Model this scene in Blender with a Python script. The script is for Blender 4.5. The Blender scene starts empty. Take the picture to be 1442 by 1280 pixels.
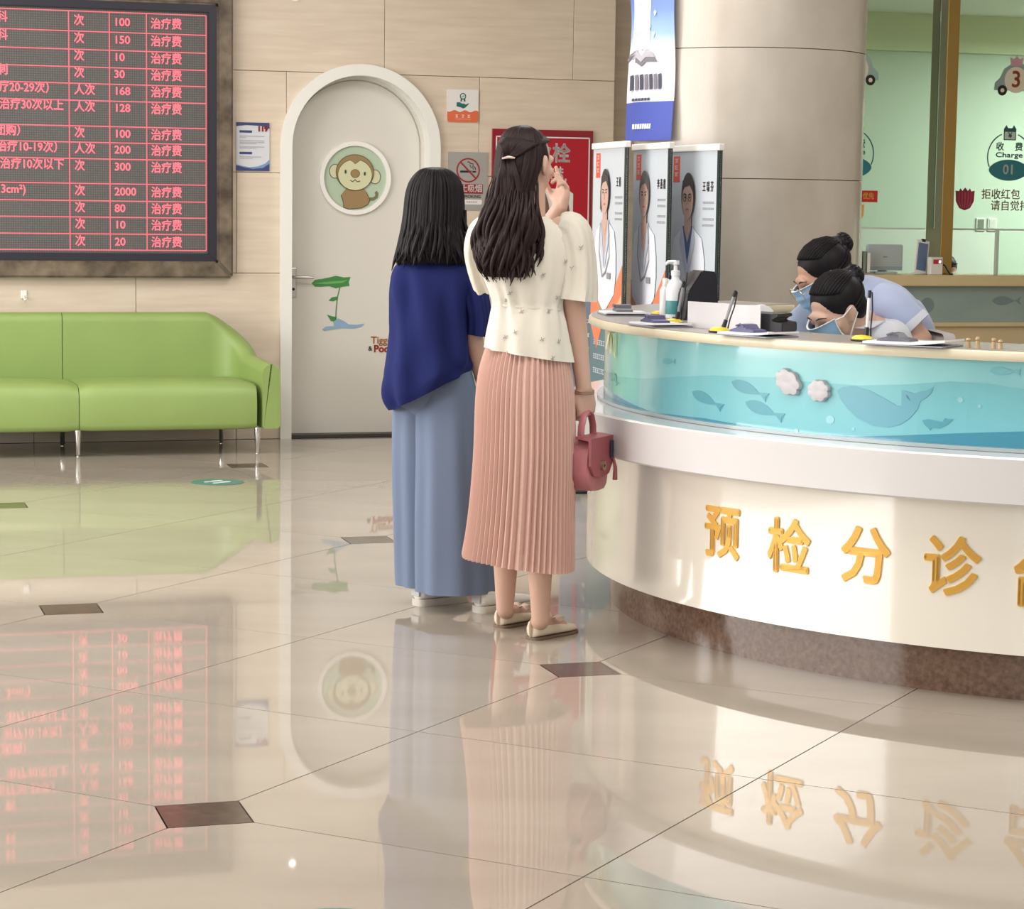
import bpy, bmesh, math, random
from mathutils import Vector, Matrix, Euler, noise
from math import sin, cos, pi, radians as RAD, sqrt, atan2

random.seed(7)
scene = bpy.context.scene
COL = scene.collection

# ------------------------------------------------------------------ camera
F_PX, PITCH, ROLL, CAM_H = 3261.0, 0.1089, 0.0137, 1.449
_f = Vector((0, cos(PITCH), -sin(PITCH)))
_r0 = Vector((1, 0, 0)); _u0 = _r0.cross(_f)
_r = cos(ROLL) * _r0 + sin(ROLL) * _u0
_u = -sin(ROLL) * _r0 + cos(ROLL) * _u0
CAM = Vector((0, 0, CAM_H))
cam_d = bpy.data.cameras.new('camera'); cam = bpy.data.objects.new('camera', cam_d); COL.objects.link(cam)
cam_d.sensor_width = 36; cam_d.sensor_fit = 'HORIZONTAL'; cam_d.lens = F_PX * 36 / 1442
cam_d.clip_start = 0.05; cam_d.clip_end = 100
cam.matrix_world = Matrix(((_r.x, _u.x, -_f.x, CAM.x), (_r.y, _u.y, -_f.y, CAM.y), (_r.z, _u.z, -_f.z, CAM.z), (0, 0, 0, 1)))
scene.camera = cam

def at(x, y, Y):
    """surveyed point: sight line through photo point (x, y) met at distance Y"""
    d = _f + _r * ((x - 721) / F_PX) - _u * ((y - 640) / F_PX)
    return CAM + d * (Y / d.y)
def atz(x, y, z):
    d = _f + _r * ((x - 721) / F_PX) - _u * ((y - 640) / F_PX)
    return CAM + d * ((z - CAM_H) / d.z)

# ------------------------------------------------------------------ world, lights, exposure
w = bpy.data.worlds.new('world'); scene.world = w; w.use_nodes = True
w.node_tree.nodes['Background'].inputs[0].default_value = (1.0, 0.985, 0.965, 1)
w.node_tree.nodes['Background'].inputs[1].default_value = 0.6
def area(name, loc, size, power, rot=(0, 0, 0), col=(1, .98, .955)):
    l = bpy.data.lights.new(name, 'AREA'); l.shape = 'RECTANGLE'; l.size, l.size_y = size; l.energy = power; l.color = col
    o = bpy.data.objects.new(name, l); COL.objects.link(o); o.location = loc; o.rotation_euler = rot
    return o
CEIL = 3.5
for nm, x, y, p in (('ceiling_panel_light', -3.0, 11.0, 60), ('ceiling_panel_light', 0.2, 11.2, 54), ('ceiling_panel_light', 3.4, 10.2, 40), ('ceiling_panel_light', -2.6, 7.0, 44), ('ceiling_panel_light', .4, 6.0, 48), ('ceiling_panel_light', 3.4, 5.6, 52)):
    area(nm, (x, y, CEIL - .06), (1.6, 1.6), p)
area('left_key_light', (-6.85, 6.5, 1.75), (2.5, 9.0), 520, rot=(0, RAD(-90), 0), col=(1, .985, .97))  # left key light, direction inferred; the window it stands in is added
area('front_fill_light', (0.5, -2.9, 1.9), (11, 3.0), 90, rot=(RAD(90), 0, 0), col=(1, .985, .96))  # added frontal fill for the walls, behind the camera; no entrance modelled
area('charge_room_light', (5.6, 17.0, 2.72), (2.4, .6), 160, rot=(0, 0, RAD(17)), col=(.93, 1, .95))
scene.view_settings.view_transform = 'Standard'; scene.view_settings.look = 'None'
scene.view_settings.gamma = 1; scene.view_settings.use_curve_mapping = False
scene.view_settings.exposure = 0.08
scene.cycles.max_bounces = 8; scene.cycles.diffuse_bounces = 4; scene.cycles.glossy_bounces = 4; scene.cycles.transparent_max_bounces = 12
scene.cycles.caustics_reflective = False; scene.cycles.caustics_refractive = False

# ------------------------------------------------------------------ helpers
def lin(c):
    c = c / 255
    return c / 12.92 if c <= .04045 else ((c + .055) / 1.055) ** 2.4
def C(r, g, b): return (lin(r), lin(g), lin(b), 1)
MATS = {}
def mat(name, col, rough=.5, metal=0, spec=.5, var=0, vscale=(8, 8, 8), bump=0, bscale=(40, 40, 40), coat=0, emit=None, estr=1, trans=0, sheen=0, col2=None, detail=5):
    if name in MATS: return MATS[name]
    m = bpy.data.materials.new(name); m.use_nodes = True; nt = m.node_tree; b = nt.nodes['Principled BSDF']
    b.inputs['Base Color'].default_value = col; b.inputs['Roughness'].default_value = rough
    b.inputs['Metallic'].default_value = metal; b.inputs['Specular IOR Level'].default_value = spec
    b.inputs['Coat Weight'].default_value = coat; b.inputs['Coat Roughness'].default_value = .06
    if sheen: b.inputs['Sheen Weight'].default_value = sheen
    if emit: b.inputs['Emission Color'].default_value = emit; b.inputs['Emission Strength'].default_value = estr
    tc = None
    if var or bump or col2:
        tc = nt.nodes.new('ShaderNodeTexCoord')
    if var or col2:
        mp = nt.nodes.new('ShaderNodeMapping'); mp.inputs['Scale'].default_value = vscale; nt.links.new(tc.outputs['Object'], mp.inputs[0])
        nz = nt.nodes.new('ShaderNodeTexNoise'); nz.inputs['Scale'].default_value = 1; nz.inputs['Detail'].default_value = detail
        nt.links.new(mp.outputs[0], nz.inputs['Vector'])
        rp = nt.nodes.new('ShaderNodeValToRGB'); rp.color_ramp.elements[0].position = .3; rp.color_ramp.elements[1].position = .7
        c2 = col2 if col2 else tuple(min(1, c * (1 + var)) for c in col[:3]) + (1,)
        c1 = col if col2 else tuple(c * (1 - var) for c in col[:3]) + (1,)
        rp.color_ramp.elements[0].color = c1; rp.color_ramp.elements[1].color = c2
        nt.links.new(nz.outputs[0], rp.inputs[0]); nt.links.new(rp.outputs[0], b.inputs['Base Color'])
    if bump:
        mp2 = nt.nodes.new('ShaderNodeMapping'); mp2.inputs['Scale'].default_value = bscale; nt.links.new(tc.outputs['Object'], mp2.inputs[0])
        n2 = nt.nodes.new('ShaderNodeTexNoise'); n2.inputs['Scale'].default_value = 1; n2.inputs['Detail'].default_value = 4
        nt.links.new(mp2.outputs[0], n2.inputs['Vector'])
        bp = nt.nodes.new('ShaderNodeBump'); bp.inputs['Strength'].default_value = bump; bp.inputs['Distance'].default_value = .01
        nt.links.new(n2.outputs[0], bp.inputs['Height']); nt.links.new(bp.outputs[0], b.inputs['Normal'])
    if trans:
        t = nt.nodes.new('ShaderNodeBsdfTransparent'); mx = nt.nodes.new('ShaderNodeMixShader'); mx.inputs[0].default_value = trans
        out = nt.nodes['Material Output']
        nt.links.new(b.outputs[0], mx.inputs[1]); nt.links.new(t.outputs[0], mx.inputs[2]); nt.links.new(mx.outputs[0], out.inputs[0])
    MATS[name] = m
    return m
def glass_mat(name, tint, refl=.08):
    if name in MATS: return MATS[name]
    m = bpy.data.materials.new(name); m.use_nodes = True; nt = m.node_tree; nt.nodes.remove(nt.nodes['Principled BSDF'])
    t = nt.nodes.new('ShaderNodeBsdfTransparent'); t.inputs[0].default_value = tint
    g = nt.nodes.new('ShaderNodeBsdfGlossy'); g.inputs['Roughness'].default_value = .02
    fr = nt.nodes.new('ShaderNodeFresnel'); fr.inputs[0].default_value = 1.45
    mx = nt.nodes.new('ShaderNodeMixShader'); nt.links.new(fr.outputs[0], mx.inputs[0])
    nt.links.new(t.outputs[0], mx.inputs[1]); nt.links.new(g.outputs[0], mx.inputs[2]); nt.links.new(mx.outputs[0], nt.nodes['Material Output'].inputs[0])
    MATS[name] = m
    return m

def link(o, parent=None):
    COL.objects.link(o)
    if parent is not None: o.parent = parent
    return o
def fin(name, bm, m, parent=None, smooth=False, recalc=True):
    if recalc: bmesh.ops.recalc_face_normals(bm, faces=bm.faces)
    me = bpy.data.meshes.new(name); bm.to_mesh(me); bm.free()
    if smooth:
        for p in me.polygons: p.use_smooth = True
        me.set_sharp_from_angle(angle=RAD(smooth if smooth is not True else 45))
    me.materials.append(m)
    return link(bpy.data.objects.new(name, me), parent)
def obj_from_mesh(name, me, m, parent=None, smooth=False):
    if smooth:
        for p in me.polygons: p.use_smooth = True
    me.materials.clear(); me.materials.append(m)
    return link(bpy.data.objects.new(name, me), parent)
def tag(o, label, cat=None, group=None, kind=None):
    o['label'] = label
    if cat: o['category'] = cat
    if group: o['group'] = group
    if kind: o['kind'] = kind
    return o
def struct(o, label=None):
    o['kind'] = 'structure'
    if label: o['label'] = label
    return o
def empty(name, loc=(0, 0, 0), rotz=0, label=None, cat=None, group=None):
    o = bpy.data.objects.new(name, None); o.empty_display_size = .1; COL.objects.link(o); o.location = loc; o.rotation_euler = (0, 0, rotz)
    if label: tag(o, label, cat, group)
    return o
def plabel(o, t): o['label'] = t; return o

def box(bm, x0, x1, y0, y1, z0, z1, bev=0, seg=2, M=None):
    v = [bm.verts.new(p) for p in ((x0, y0, z0), (x1, y0, z0), (x1, y1, z0), (x0, y1, z0), (x0, y0, z1), (x1, y0, z1), (x1, y1, z1), (x0, y1, z1))]
    fs = [bm.faces.new([v[i] for i in f]) for f in ((0, 3, 2, 1), (4, 5, 6, 7), (0, 1, 5, 4), (1, 2, 6, 5), (2, 3, 7, 6), (3, 0, 4, 7))]
    allv = set(v)
    if bev:
        es = set(e for f in fs for e in f.edges)
        r = bmesh.ops.bevel(bm, geom=list(es), offset=bev, segments=seg, affect='EDGES', profile=.5)
        allv = set(vv for vv in r['verts']) | set(vv for vv in allv if vv.is_valid)
    if M is not None:
        for vv in allv: vv.co = M @ vv.co
    return bm
def B(*a, **k):
    bm = bmesh.new(); return box(bm, *a, **k)
def prism(bm, pts, y0, y1):
    """polygon (x, z) given a thickness between depths y0 (front) and y1"""
    a = [bm.verts.new((x, y0, z)) for x, z in pts]; b = [bm.verts.new((x, y1, z)) for x, z in pts]
    n = len(pts); bm.faces.new(a); bm.faces.new(b[::-1])
    for i in range(n): bm.faces.new((a[i], b[i], b[(i + 1) % n], a[(i + 1) % n]))
    return bm
def flat(name, pts, y, m, parent, t=.0012):
    bm = bmesh.new(); prism(bm, pts, y - t, y); return fin(name, bm, m, parent)
def rect(x0, x1, z0, z1): return [(x0, z0), (x1, z0), (x1, z1), (x0, z1)]
def disc(cx, cz, rx, rz=None, n=32, a0=0, a1=2 * pi):
    rz = rz or rx
    full = abs(a1 - a0 - 2 * pi) < 1e-6
    k = n if full else n + 1
    return [(cx + rx * cos(a0 + (a1 - a0) * i / n), cz + rz * sin(a0 + (a1 - a0) * i / n)) for i in range(k)]
def rrect(x0, x1, z0, z1, r, n=5):
    out = []
    for cx, cz, a in ((x1 - r, z0 + r, -pi / 2), (x1 - r, z1 - r, 0), (x0 + r, z1 - r, pi / 2), (x0 + r, z0 + r, pi)):
        out += [(cx + r * cos(a + pi / 2 * i / n), cz + r * sin(a + pi / 2 * i / n)) for i in range(n + 1)]
    return out
def stroke(pts, wd):
    """a polyline (x, z) widened into a closed outline"""
    L, R = [], []
    n = len(pts)
    for i, (x, z) in enumerate(pts):
        a = pts[max(i - 1, 0)]; b = pts[min(i + 1, n - 1)]
        dx, dz = b[0] - a[0], b[1] - a[1]; l = sqrt(dx * dx + dz * dz) or 1
        ww = wd(i / (n - 1)) if callable(wd) else wd
        L.append((x - dz / l * ww / 2, z + dx / l * ww / 2)); R.append((x + dz / l * ww / 2, z - dx / l * ww / 2))
    return L + R[::-1]
def ringp(bm, cx, cz, r0, r1, y0, y1, n=48, a0=0, a1=2 * pi):
    full = abs(a1 - a0 - 2 * pi) < 1e-6
    k = n if full else n + 1
    vs = []
    for i in range(k):
        a = a0 + (a1 - a0) * i / n
        vs.append([bm.verts.new((cx + r * cos(a), y, cz + r * sin(a))) for r, y in ((r0, y0), (r1, y0), (r1, y1), (r0, y1))])
    for i in range(k if full else k - 1):
        A, D = vs[i], vs[(i + 1) % k]
        for q in range(4): bm.faces.new((A[q], A[(q + 1) % 4], D[(q + 1) % 4], D[q]))
    if not full: bm.faces.new(vs[0]); bm.faces.new(vs[-1][::-1])
    return bm
def tube(bm, pts, radii, n=8, flatten=1.0, ref=None):
    pts = [Vector(p) for p in pts]; k = len(pts)
    if not hasattr(radii, '__len__'): radii = [radii] * k
    rings = []; up = None
    for i in range(k):
        t = (pts[min(i + 1, k - 1)] - pts[max(i - 1, 0)])
        t = t.normalized() if t.length > 1e-9 else Vector((0, 0, 1))
        if up is None:
            up = Vector(ref) if ref else (Vector((0, 0, 1)) if abs(t.z) < .9 else Vector((1, 0, 0)))
        a = (up - t * up.dot(t))
        a = a.normalized() if a.length > 1e-6 else t.orthogonal().normalized()
        up = a; b = t.cross(a)
        rings.append([bm.verts.new(pts[i] + a * (radii[i] * cos(2 * pi * j / n) * flatten) + b * (radii[i] * sin(2 * pi * j / n))) for j in range(n)])
    for i in range(k - 1):
        for j in range(n): bm.faces.new((rings[i][j], rings[i][(j + 1) % n], rings[i + 1][(j + 1) % n], rings[i + 1][j]))
    bm.faces.new(rings[0][::-1]); bm.faces.new(rings[-1])
    return bm
def loft(bm, rings, cap0=True, cap1=True, closed=True):
    R_ = [[bm.verts.new(p) for p in r] for r in rings]; n = len(R_[0])
    for i in range(len(R_) - 1):
        for j in range(n if closed else n - 1): bm.faces.new((R_[i][j], R_[i][(j + 1) % n], R_[i + 1][(j + 1) % n], R_[i + 1][j]))
    if cap0: bm.faces.new(R_[0][::-1])
    if cap1: bm.faces.new(R_[-1])
    return bm
def lathe(bm, prof, n=20, c=(0, 0, 0)):
    c = Vector(c)
    return loft(bm, [[c + Vector((r * cos(2 * pi * j / n), r * sin(2 * pi * j / n), z)) for j in range(n)] for r, z in prof])
def text_mesh(body, size, bold=0, depth=.001, xs=1.0, align='CENTER'):
    cu = bpy.data.curves.new('t', 'FONT'); cu.body = body; cu.size = size; cu.align_x = align; cu.align_y = 'CENTER'
    cu.extrude = depth / 2; cu.resolution_u = 3
    o = bpy.data.objects.new('t', cu); COL.objects.link(o)
    dg = bpy.context.evaluated_depsgraph_get(); dg.update()
    me = bpy.data.meshes.new_from_object(o.evaluated_get(dg))
    bpy.data.objects.remove(o); bpy.data.curves.remove(cu)
    for v in me.vertices: v.co = Vector((v.co.x * xs, -v.co.z, v.co.y))
    if bold:   # heavier strokes: the glyph set again a hair's breadth to each side
        bm = bmesh.new()
        for dx, dz in ((0, 0), (1, 0), (-1, 0), (0, 1), (0, -1), (.7, .7), (-.7, .7), (.7, -.7), (-.7, -.7)) if bold > .002 else ((-1, 0), (1, 0), (0, 1), (0, -1)):
            n0 = len(bm.verts); bm.from_mesh(me); bm.verts.ensure_lookup_table()
            for v in bm.verts[n0:]: v.co += Vector((dx * bold, 0, dz * bold))
        bm.to_mesh(me); bm.free()
    return me
def text(name, body, size, x, z, y, m, parent, bold=0, xs=1.0, align='CENTER', depth=.001):
    me = text_mesh(body, size, bold, depth, xs, align)
    o = obj_from_mesh(name, me, m, parent); o.location = (x, y - depth / 2, z); return o
def scrib(name, x0, x1, z, h, y, m, parent, n=None):
    """a line of lettering too small to read: short upright and level strokes"""
    bm = bmesh.new(); n = n or max(2, int((x1 - x0) / (h * 1.15))); st = (x1 - x0) / n
    rr = random.Random(int(abs(x0 * 991 + z * 773 + x1 * 37) * 1000))
    for i in range(n):
        cx = x0 + st * (i + .5); ww = st * .38
        prism(bm, rect(cx - ww, cx + ww, z + h * .26, z + h * .40), y - .001, y)
        prism(bm, rect(cx - ww * .9, cx + ww * .9, z - h * .42, z - h * .28), y - .001, y)
        q = cx + rr.uniform(-.5, .5) * ww
        prism(bm, rect(q - ww * .16, q + ww * .16, z - h * .28, z + h * .26), y - .001, y)
        if rr.random() < .6: prism(bm, rect(cx - ww * .8, cx + ww * .8, z - h * .06, z + h * .06), y - .0011, y - .0001)
    return fin(name, bm, m, parent)
def dup(o, parent=None):
    c = o.copy(); COL.objects.link(c); c.parent = parent
    for ch in list(o.children): dup(ch, c)
    return c

# wall frame: x along the back wall, -y out of it, z up
WPHI = RAD(17); WP0 = Vector((-1.592, 13.909, 0)); WU = Vector((cos(WPHI), sin(WPHI), 0)); WN = Vector((sin(WPHI), -cos(WPHI), 0))
def wpt(s, d, z): return WP0 + WU * s + WN * d + Vector((0, 0, z))
def wplace(o, s, d, z): o.location = wpt(s, d, z); o.rotation_euler = (0, 0, WPHI); return o
def wempty(name, s, d, z, label=None, cat=None, group=None): return empty(name, wpt(s, d, z), WPHI, label, cat, group)

# ------------------------------------------------------------------ shared materials
white = mat('white_paint', C(236, 234, 230), .35)
offw = mat('off_white', C(226, 224, 218), .4)
black = mat('black_plastic', C(28, 28, 32), .4)
chrome = mat('chrome', (.8, .8, .8, 1), .12, 1)
stone = mat('beige_stone', C(206, 190, 171), .3, col2=C(220, 206, 187), vscale=(2.2, 2.2, 26), bump=.03, bscale=(4, 4, 60), detail=6)

# ================================================================== FLOOR
floor_m = mat('floor_slab', C(66, 54, 45), .7)
tile_m = mat('cream_tile', C(166, 156, 144), .025, col2=C(177, 168, 156), vscale=(1.2, 3, 1), spec=.6)
dark_m = mat('dark_tile', C(74, 62, 52), .12, col2=C(96, 82, 70), vscale=(30, 30, 30))
floor = struct(fin('floor', B(-7, 8, -3, 20, -.12, -.012), floor_m), 'polished cream tiled hall floor with dark corner insets')
TH = 1.083; TA = Vector((cos(TH), sin(TH))); TB = Vector((sin(TH), -cos(TH))); TO = Vector((-1.546, 8.049))
def lat(i, j): return TO + TA * i + TB * j
def clip(poly, p, n):
    out = []
    for i in range(len(poly)):
        a, b = poly[i], poly[(i + 1) % len(poly)]; da, db = (a - p).dot(n), (b - p).dot(n)
        if da >= 0: out.append(a)
        if (da >= 0) != (db >= 0): out.append(a + (b - a) * (da / (da - db)))
    return out
def slab(name, poly, m, parent, z0=-.012, z1=0.0):
    c = sum(poly, Vector((0, 0))) / len(poly)
    bm = bmesh.new(); a = [bm.verts.new((p.x - c.x, p.y - c.y, z1)) for p in poly]; b = [bm.verts.new((p.x - c.x, p.y - c.y, z0)) for p in poly]
    bm.faces.new(a); bm.faces.new(b[::-1]); n = len(poly)
    for i in range(n): bm.faces.new((a[i], b[i], b[(i + 1) % n], a[(i + 1) % n]))
    o = fin(name, bm, m, parent); o.location = (c.x, c.y, 0); return o
wp2 = Vector((WP0.x, WP0.y)); wn2 = Vector((WN.x, WN.y))
G = .0021; HD = .1414
for i in range(-14, 15):
    for j in range(-14, 15):
        cc = lat(i + .5, j + .5)
        if not (-5.0 < cc.x < 7.4 and 1.2 < cc.y < 16.8): continue
        cor = [(i, j), (i + 1, j), (i + 1, j + 1), (i, j + 1)]; poly = []
        for q, (a, b) in enumerate(cor):
            sx = G if a == i else -G; sy = G if b == j else -G
            if a % 2 == 0 and b % 2 == 0:
                dx = 1 if a == i else -1; dy = 1 if b == j else -1
                e1 = lat(a + dx * (HD + G), b + sy); e2 = lat(a + sx, b + dy * (HD + G))
                prev_is_x = cor[(q - 1) % 4][1] == b
                poly += [e1, e2] if prev_is_x else [e2, e1]
            else: poly.append(lat(a + sx, b + sy))
        poly = clip(poly, wp2 + wn2 * .03, wn2)
        if len(poly) > 2: slab('floor_tile', poly, tile_m, floor)
        if i % 2 == 0 and j % 2 == 0:
            h = HD - G
            poly = clip([lat(i + h, j), lat(i, j + h), lat(i - h, j), lat(i, j - h)], wp2 + wn2 * .03, wn2)
            if len(poly) > 2: slab('dark_tile', poly, dark_m, floor)

# ================================================================== CEILING and side walls
ceil_m = mat('ceiling_white', C(238, 236, 230), .7)
struct(fin('ceiling', B(-7, 8, -3, 20, CEIL, CEIL + .1), ceil_m), 'plain white hall ceiling')
struct(fin('wall_left', B(-7.1, -7, -3, 14, 0, CEIL), mat('side_wall', C(214, 200, 176), .5)), 'plain beige side wall')
struct(fin('wall_right', B(8, 8.1, -3, 18, 0, CEIL), MATS['side_wall']), 'plain beige side wall')
win2 = struct(empty('added_window_frame', (-7, 6.5, .5), 0), 'added window frame around the left key light'); wf_m = mat('window_frame_white', C(228, 228, 224), .4)  # unseen frame added to dress the left key light as a window
for k in range(6): fin('mullion', B(0, .12, -4.55 + k * 1.8 - .03, -4.55 + k * 1.8 + .03, 0, 2.5), wf_m, win2)
for z in (0, 2.44): fin('rail', B(0, .12, -4.58, 4.48, z, z + .06), wf_m, win2)
lampm = mat('lamp_glow', (1, 1, 1, 1), .5, emit=(1, .97, .92, 1), estr=14)
for k, (x, y) in enumerate(((-1.9, 5.0), (0.6, 3.2), (2.6, 6.4))):
    l = empty('ceiling_downlight', (x, y, CEIL - .03), 0, 'round recessed downlight in the white hall ceiling', 'downlight', 'downlights in the hall ceiling')
    bm = bmesh.new(); ringp(bm, 0, 0, .07, .095, 0, .03, 28); o = fin('trim_ring', bm, white, l); o.rotation_euler = (pi / 2, 0, 0); o.location = (0, 0, .0)
    bm = bmesh.new(); lathe(bm, [(.068, .012), (.068, .03)], 24); fin('lens', bm, lampm, l)

# ================================================================== BACK WALL (stone panels)
wall = struct(fin('wall_back', B(-4.6, 2.3, .03, .2, 0, CEIL), mat('grout', C(146, 128, 106), .8)), 'back wall clad in beige stone panels')
wplace(wall, 0, 0, 0)
DX, DR0, DR1, DSP = .681, .425, .50, 1.763   # door centre along wall, inner radius, outer radius, spring height
# the wall core and the panels are cut to the door opening
def arch(r, z0=0, zs=DSP, n=28): return [(DX + r, z0)] + [(DX + r * cos(pi * i / n), zs + r * sin(pi * i / n)) for i in range(n + 1)] + [(DX - r, z0)]
def cut_arch(o, r):
    bm = bmesh.new(); prism(bm, arch(r, -.2), -.5, .6); bmesh.ops.recalc_face_normals(bm, faces=bm.faces)
    me = bpy.data.meshes.new('cut'); bm.to_mesh(me); bm.free(); c = bpy.data.objects.new('cut', me); COL.objects.link(c); c.matrix_world = wall.matrix_basis.copy()
    md = o.modifiers.new('b', 'BOOLEAN'); md.object = c; md.operation = 'DIFFERENCE'; md.solver = 'EXACT'
    dg = bpy.context.evaluated_depsgraph_get(); dg.update()
    me2 = bpy.data.meshes.new_from_object(o.evaluated_get(dg)); o.modifiers.clear(); old = o.data; o.data = me2
    bpy.data.objects.remove(c); bpy.data.meshes.remove(me); bpy.data.meshes.remove(old)
cut_arch(wall, .46)
ROWS = [0, .4, 1.0, 1.6, 2.2, 2.8, 3.4, CEIL]
for r in range(len(ROWS) - 1):
    z0, z1 = ROWS[r] + (.0 if r == 0 else .0015), ROWS[r + 1] - .0015
    x = -.074 - 1.2 * 4 + (.6 if r % 2 else 0)
    if r >= 3: x -= .3
    while x < 2.3:
        a, b = max(x, -4.6), min(x + 1.2, 2.3)
        if b - a > .02:
            cx, cz = (a + b) / 2, (z0 + z1) / 2
            bm = B(a - cx + .0015, b - cx - .0015, 0, .03, z0 - cz, z1 - cz, bev=.0015, seg=1)
            o = fin('stone_panel', bm, stone, wall); o.location = (cx, 0, cz)
            if a < DX + .5 and b > DX - .5 and z0 < DSP + .48:
                cut_arch(o, .46)
                if len(o.data.polygons) == 0: bpy.data.objects.remove(o)
        x += 1.2
# recessed bay right of the wall end, carried on behind the pillar
bay = struct(fin('wall_bay', B(2.3, 3.75, .32, .45, 0, CEIL), stone), 'recessed beige stone bay behind the round pillar'); wplace(bay, 0, 0, 0)
fin('return_face', B(2.28, 2.3, .03, .4, 0, CEIL), stone, bay)

# ================================================================== DOOR
door = struct(empty('door_1', wpt(DX, 0, 0), WPHI)); door['label'] = 'white arched door with round monkey picture'
frame_m = mat('door_frame_white', C(232, 232, 226), .3); leaf_m = mat('door_white', C(214, 210, 202), .4)
def archring(bm, r0, r1, y0, y1, n=32):
    P = lambda r: [(r, 0)] + [(r * cos(pi * i / n), DSP + r * sin(pi * i / n)) for i in range(n + 1)] + [(-r, 0)]
    a, b = P(r0), P(r1); k = len(a)
    v = [[bm.verts.new((p[0], y, p[1])) for p, y in ((a[i], y0), (b[i], y0), (b[i], y1), (a[i], y1))] for i in range(k)]
    for i in range(k - 1):
        for q in range(4): bm.faces.new((v[i][q], v[i][(q + 1) % 4], v[i + 1][(q + 1) % 4], v[i + 1][q]))
    bm.faces.new(v[0]); bm.faces.new(v[-1][::-1]); return bm
bm = bmesh.new(); archring(bm, .425, .493, -.035, 0); fin('door_frame', bm, frame_m, door)
bm = bmesh.new(); archring(bm, .425, .458, 0, .16); fin('door_reveal', bm, frame_m, door)
bm = bmesh.new(); archring(bm, .408, .425, .10, .16); fin('door_stop', bm, leaf_m, door)
leaf = fin('door_leaf', prism(bmesh.new(), [(x - DX, z) for x, z in arch(.415, .018)], .12, .165), leaf_m, door)
bm = bmesh.new(); archring(bm, .400, .404, .1185, .121); fin('seam', bm, mat('seam_grey', C(150, 146, 136), .6), leaf)
fin('threshold', B(-.42, .42, .05, .16, 0, .016), mat('threshold', C(90, 84, 76), .4, .6), door)
# lever handle
hd = fin('handle_plate', B(-.405, -.368, .108, .12, .85, 1.03, bev=.004), mat('satin_metal', C(196, 192, 188), .3, .85), door)
bm = bmesh.new(); tube(bm, [(-.387, .118, .975), (-.387, .075, .975), (-.375, .068, .975), (-.27, .068, .972)], [.011, .011, .011, .008], 10); fin('lever', bm, MATS['satin_metal'], hd, True)
bm = bmesh.new(); ringp(bm, -.387, .90, .0, .009, .104, .108, 14); fin('keyhole', bm, black, hd)
# round picture
MX, MZ, YB = -.006, 1.576, .118
bm = bmesh.new(); ringp(bm, MX, MZ, .196, .222, .1, .12, 56); fin('porthole_ring', bm, white, leaf)
pic = flat('picture_disc', disc(MX, MZ, .197, n=48), YB, mat('mint_print', C(178, 196, 172), .35), leaf)
br = mat('brown_print', C(150, 124, 84), .5); bro = mat('brown_line', C(88, 70, 44), .5); cr = mat('cream_print', C(206, 206, 168), .5)
def dd(cx, cz, rx, rz, m, y, ol=0, nm='print'):
    if ol: flat(nm + '_outline', disc(MX + cx, MZ + cz, rx + ol, rz + ol), y, bro, pic)
    flat(nm, disc(MX + cx, MZ + cz, rx, rz), y - .0012, m, pic)
y = YB - .002
flat('tail', stroke([(MX + a, MZ + b) for a, b in ((.085, -.125), (.115, -.125), (.135, -.112), (.138, -.09), (.128, -.082))], .02), y, mat('tail_print', C(112, 112, 84), .5), pic)
dd(-.125, .04, .032, .04, cr, y, .004, 'monkey_ear'); dd(.125, .01, .032, .04, cr, y, .004, 'monkey_ear')
y -= .003
bodyp = [(-.05, -.06), (-.085, -.105), (-.075, -.13), (-.07, -.15), (-.07, -.175), (-.04, -.186), (.04, -.178), (.078, -.158), (.09, -.13), (.07, -.085), (.04, -.05)]
flat('monkey_body_outline', [(MX + a * 1.05, MZ + b * 1.02 ) for a, b in bodyp], y, bro, pic); flat('monkey_body', [(MX + a, MZ + b) for a, b in bodyp], y - .0012, br, pic)
y -= .003
dd(-.002, .035, .115, .105, br, y, .004, 'monkey_head')
y -= .003
facep = [(0 - .002 + .105 * sin(t) * (1), .02 + (-.092) * cos(t)) for t in [pi * 2 * i / 40 for i in range(40)]]
facep = [(a, b - max(0, .03 - abs(a)) * 1.0 if b > .07 else b) for a, b in facep]
flat('monkey_face_outline', [(MX + a * 1.03, MZ + .02 + (b - .02) * 1.04) for a, b in facep], y, bro, pic); flat('monkey_face', [(MX + a, MZ + b) for a, b in facep], y - .0012, cr, pic)
y -= .003
dd(-.062, .038, .006, .012, mat('eye_print', C(64, 62, 50), .5), y, 0, 'monkey_eye'); dd(.058, .028, .006, .012, MATS['eye_print'], y, 0, 'monkey_eye'); dd(-.002, .028, .026, .023, br, y, .003, 'monkey_nose')
flat('monkey_mouth', stroke([(MX - .032, MZ - .012), (MX - .018, MZ - .022), (MX - .002, MZ - .008), (MX + .012, MZ - .022), (MX + .028, MZ - .016)], .005), y - .001, bro, pic)
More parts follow.
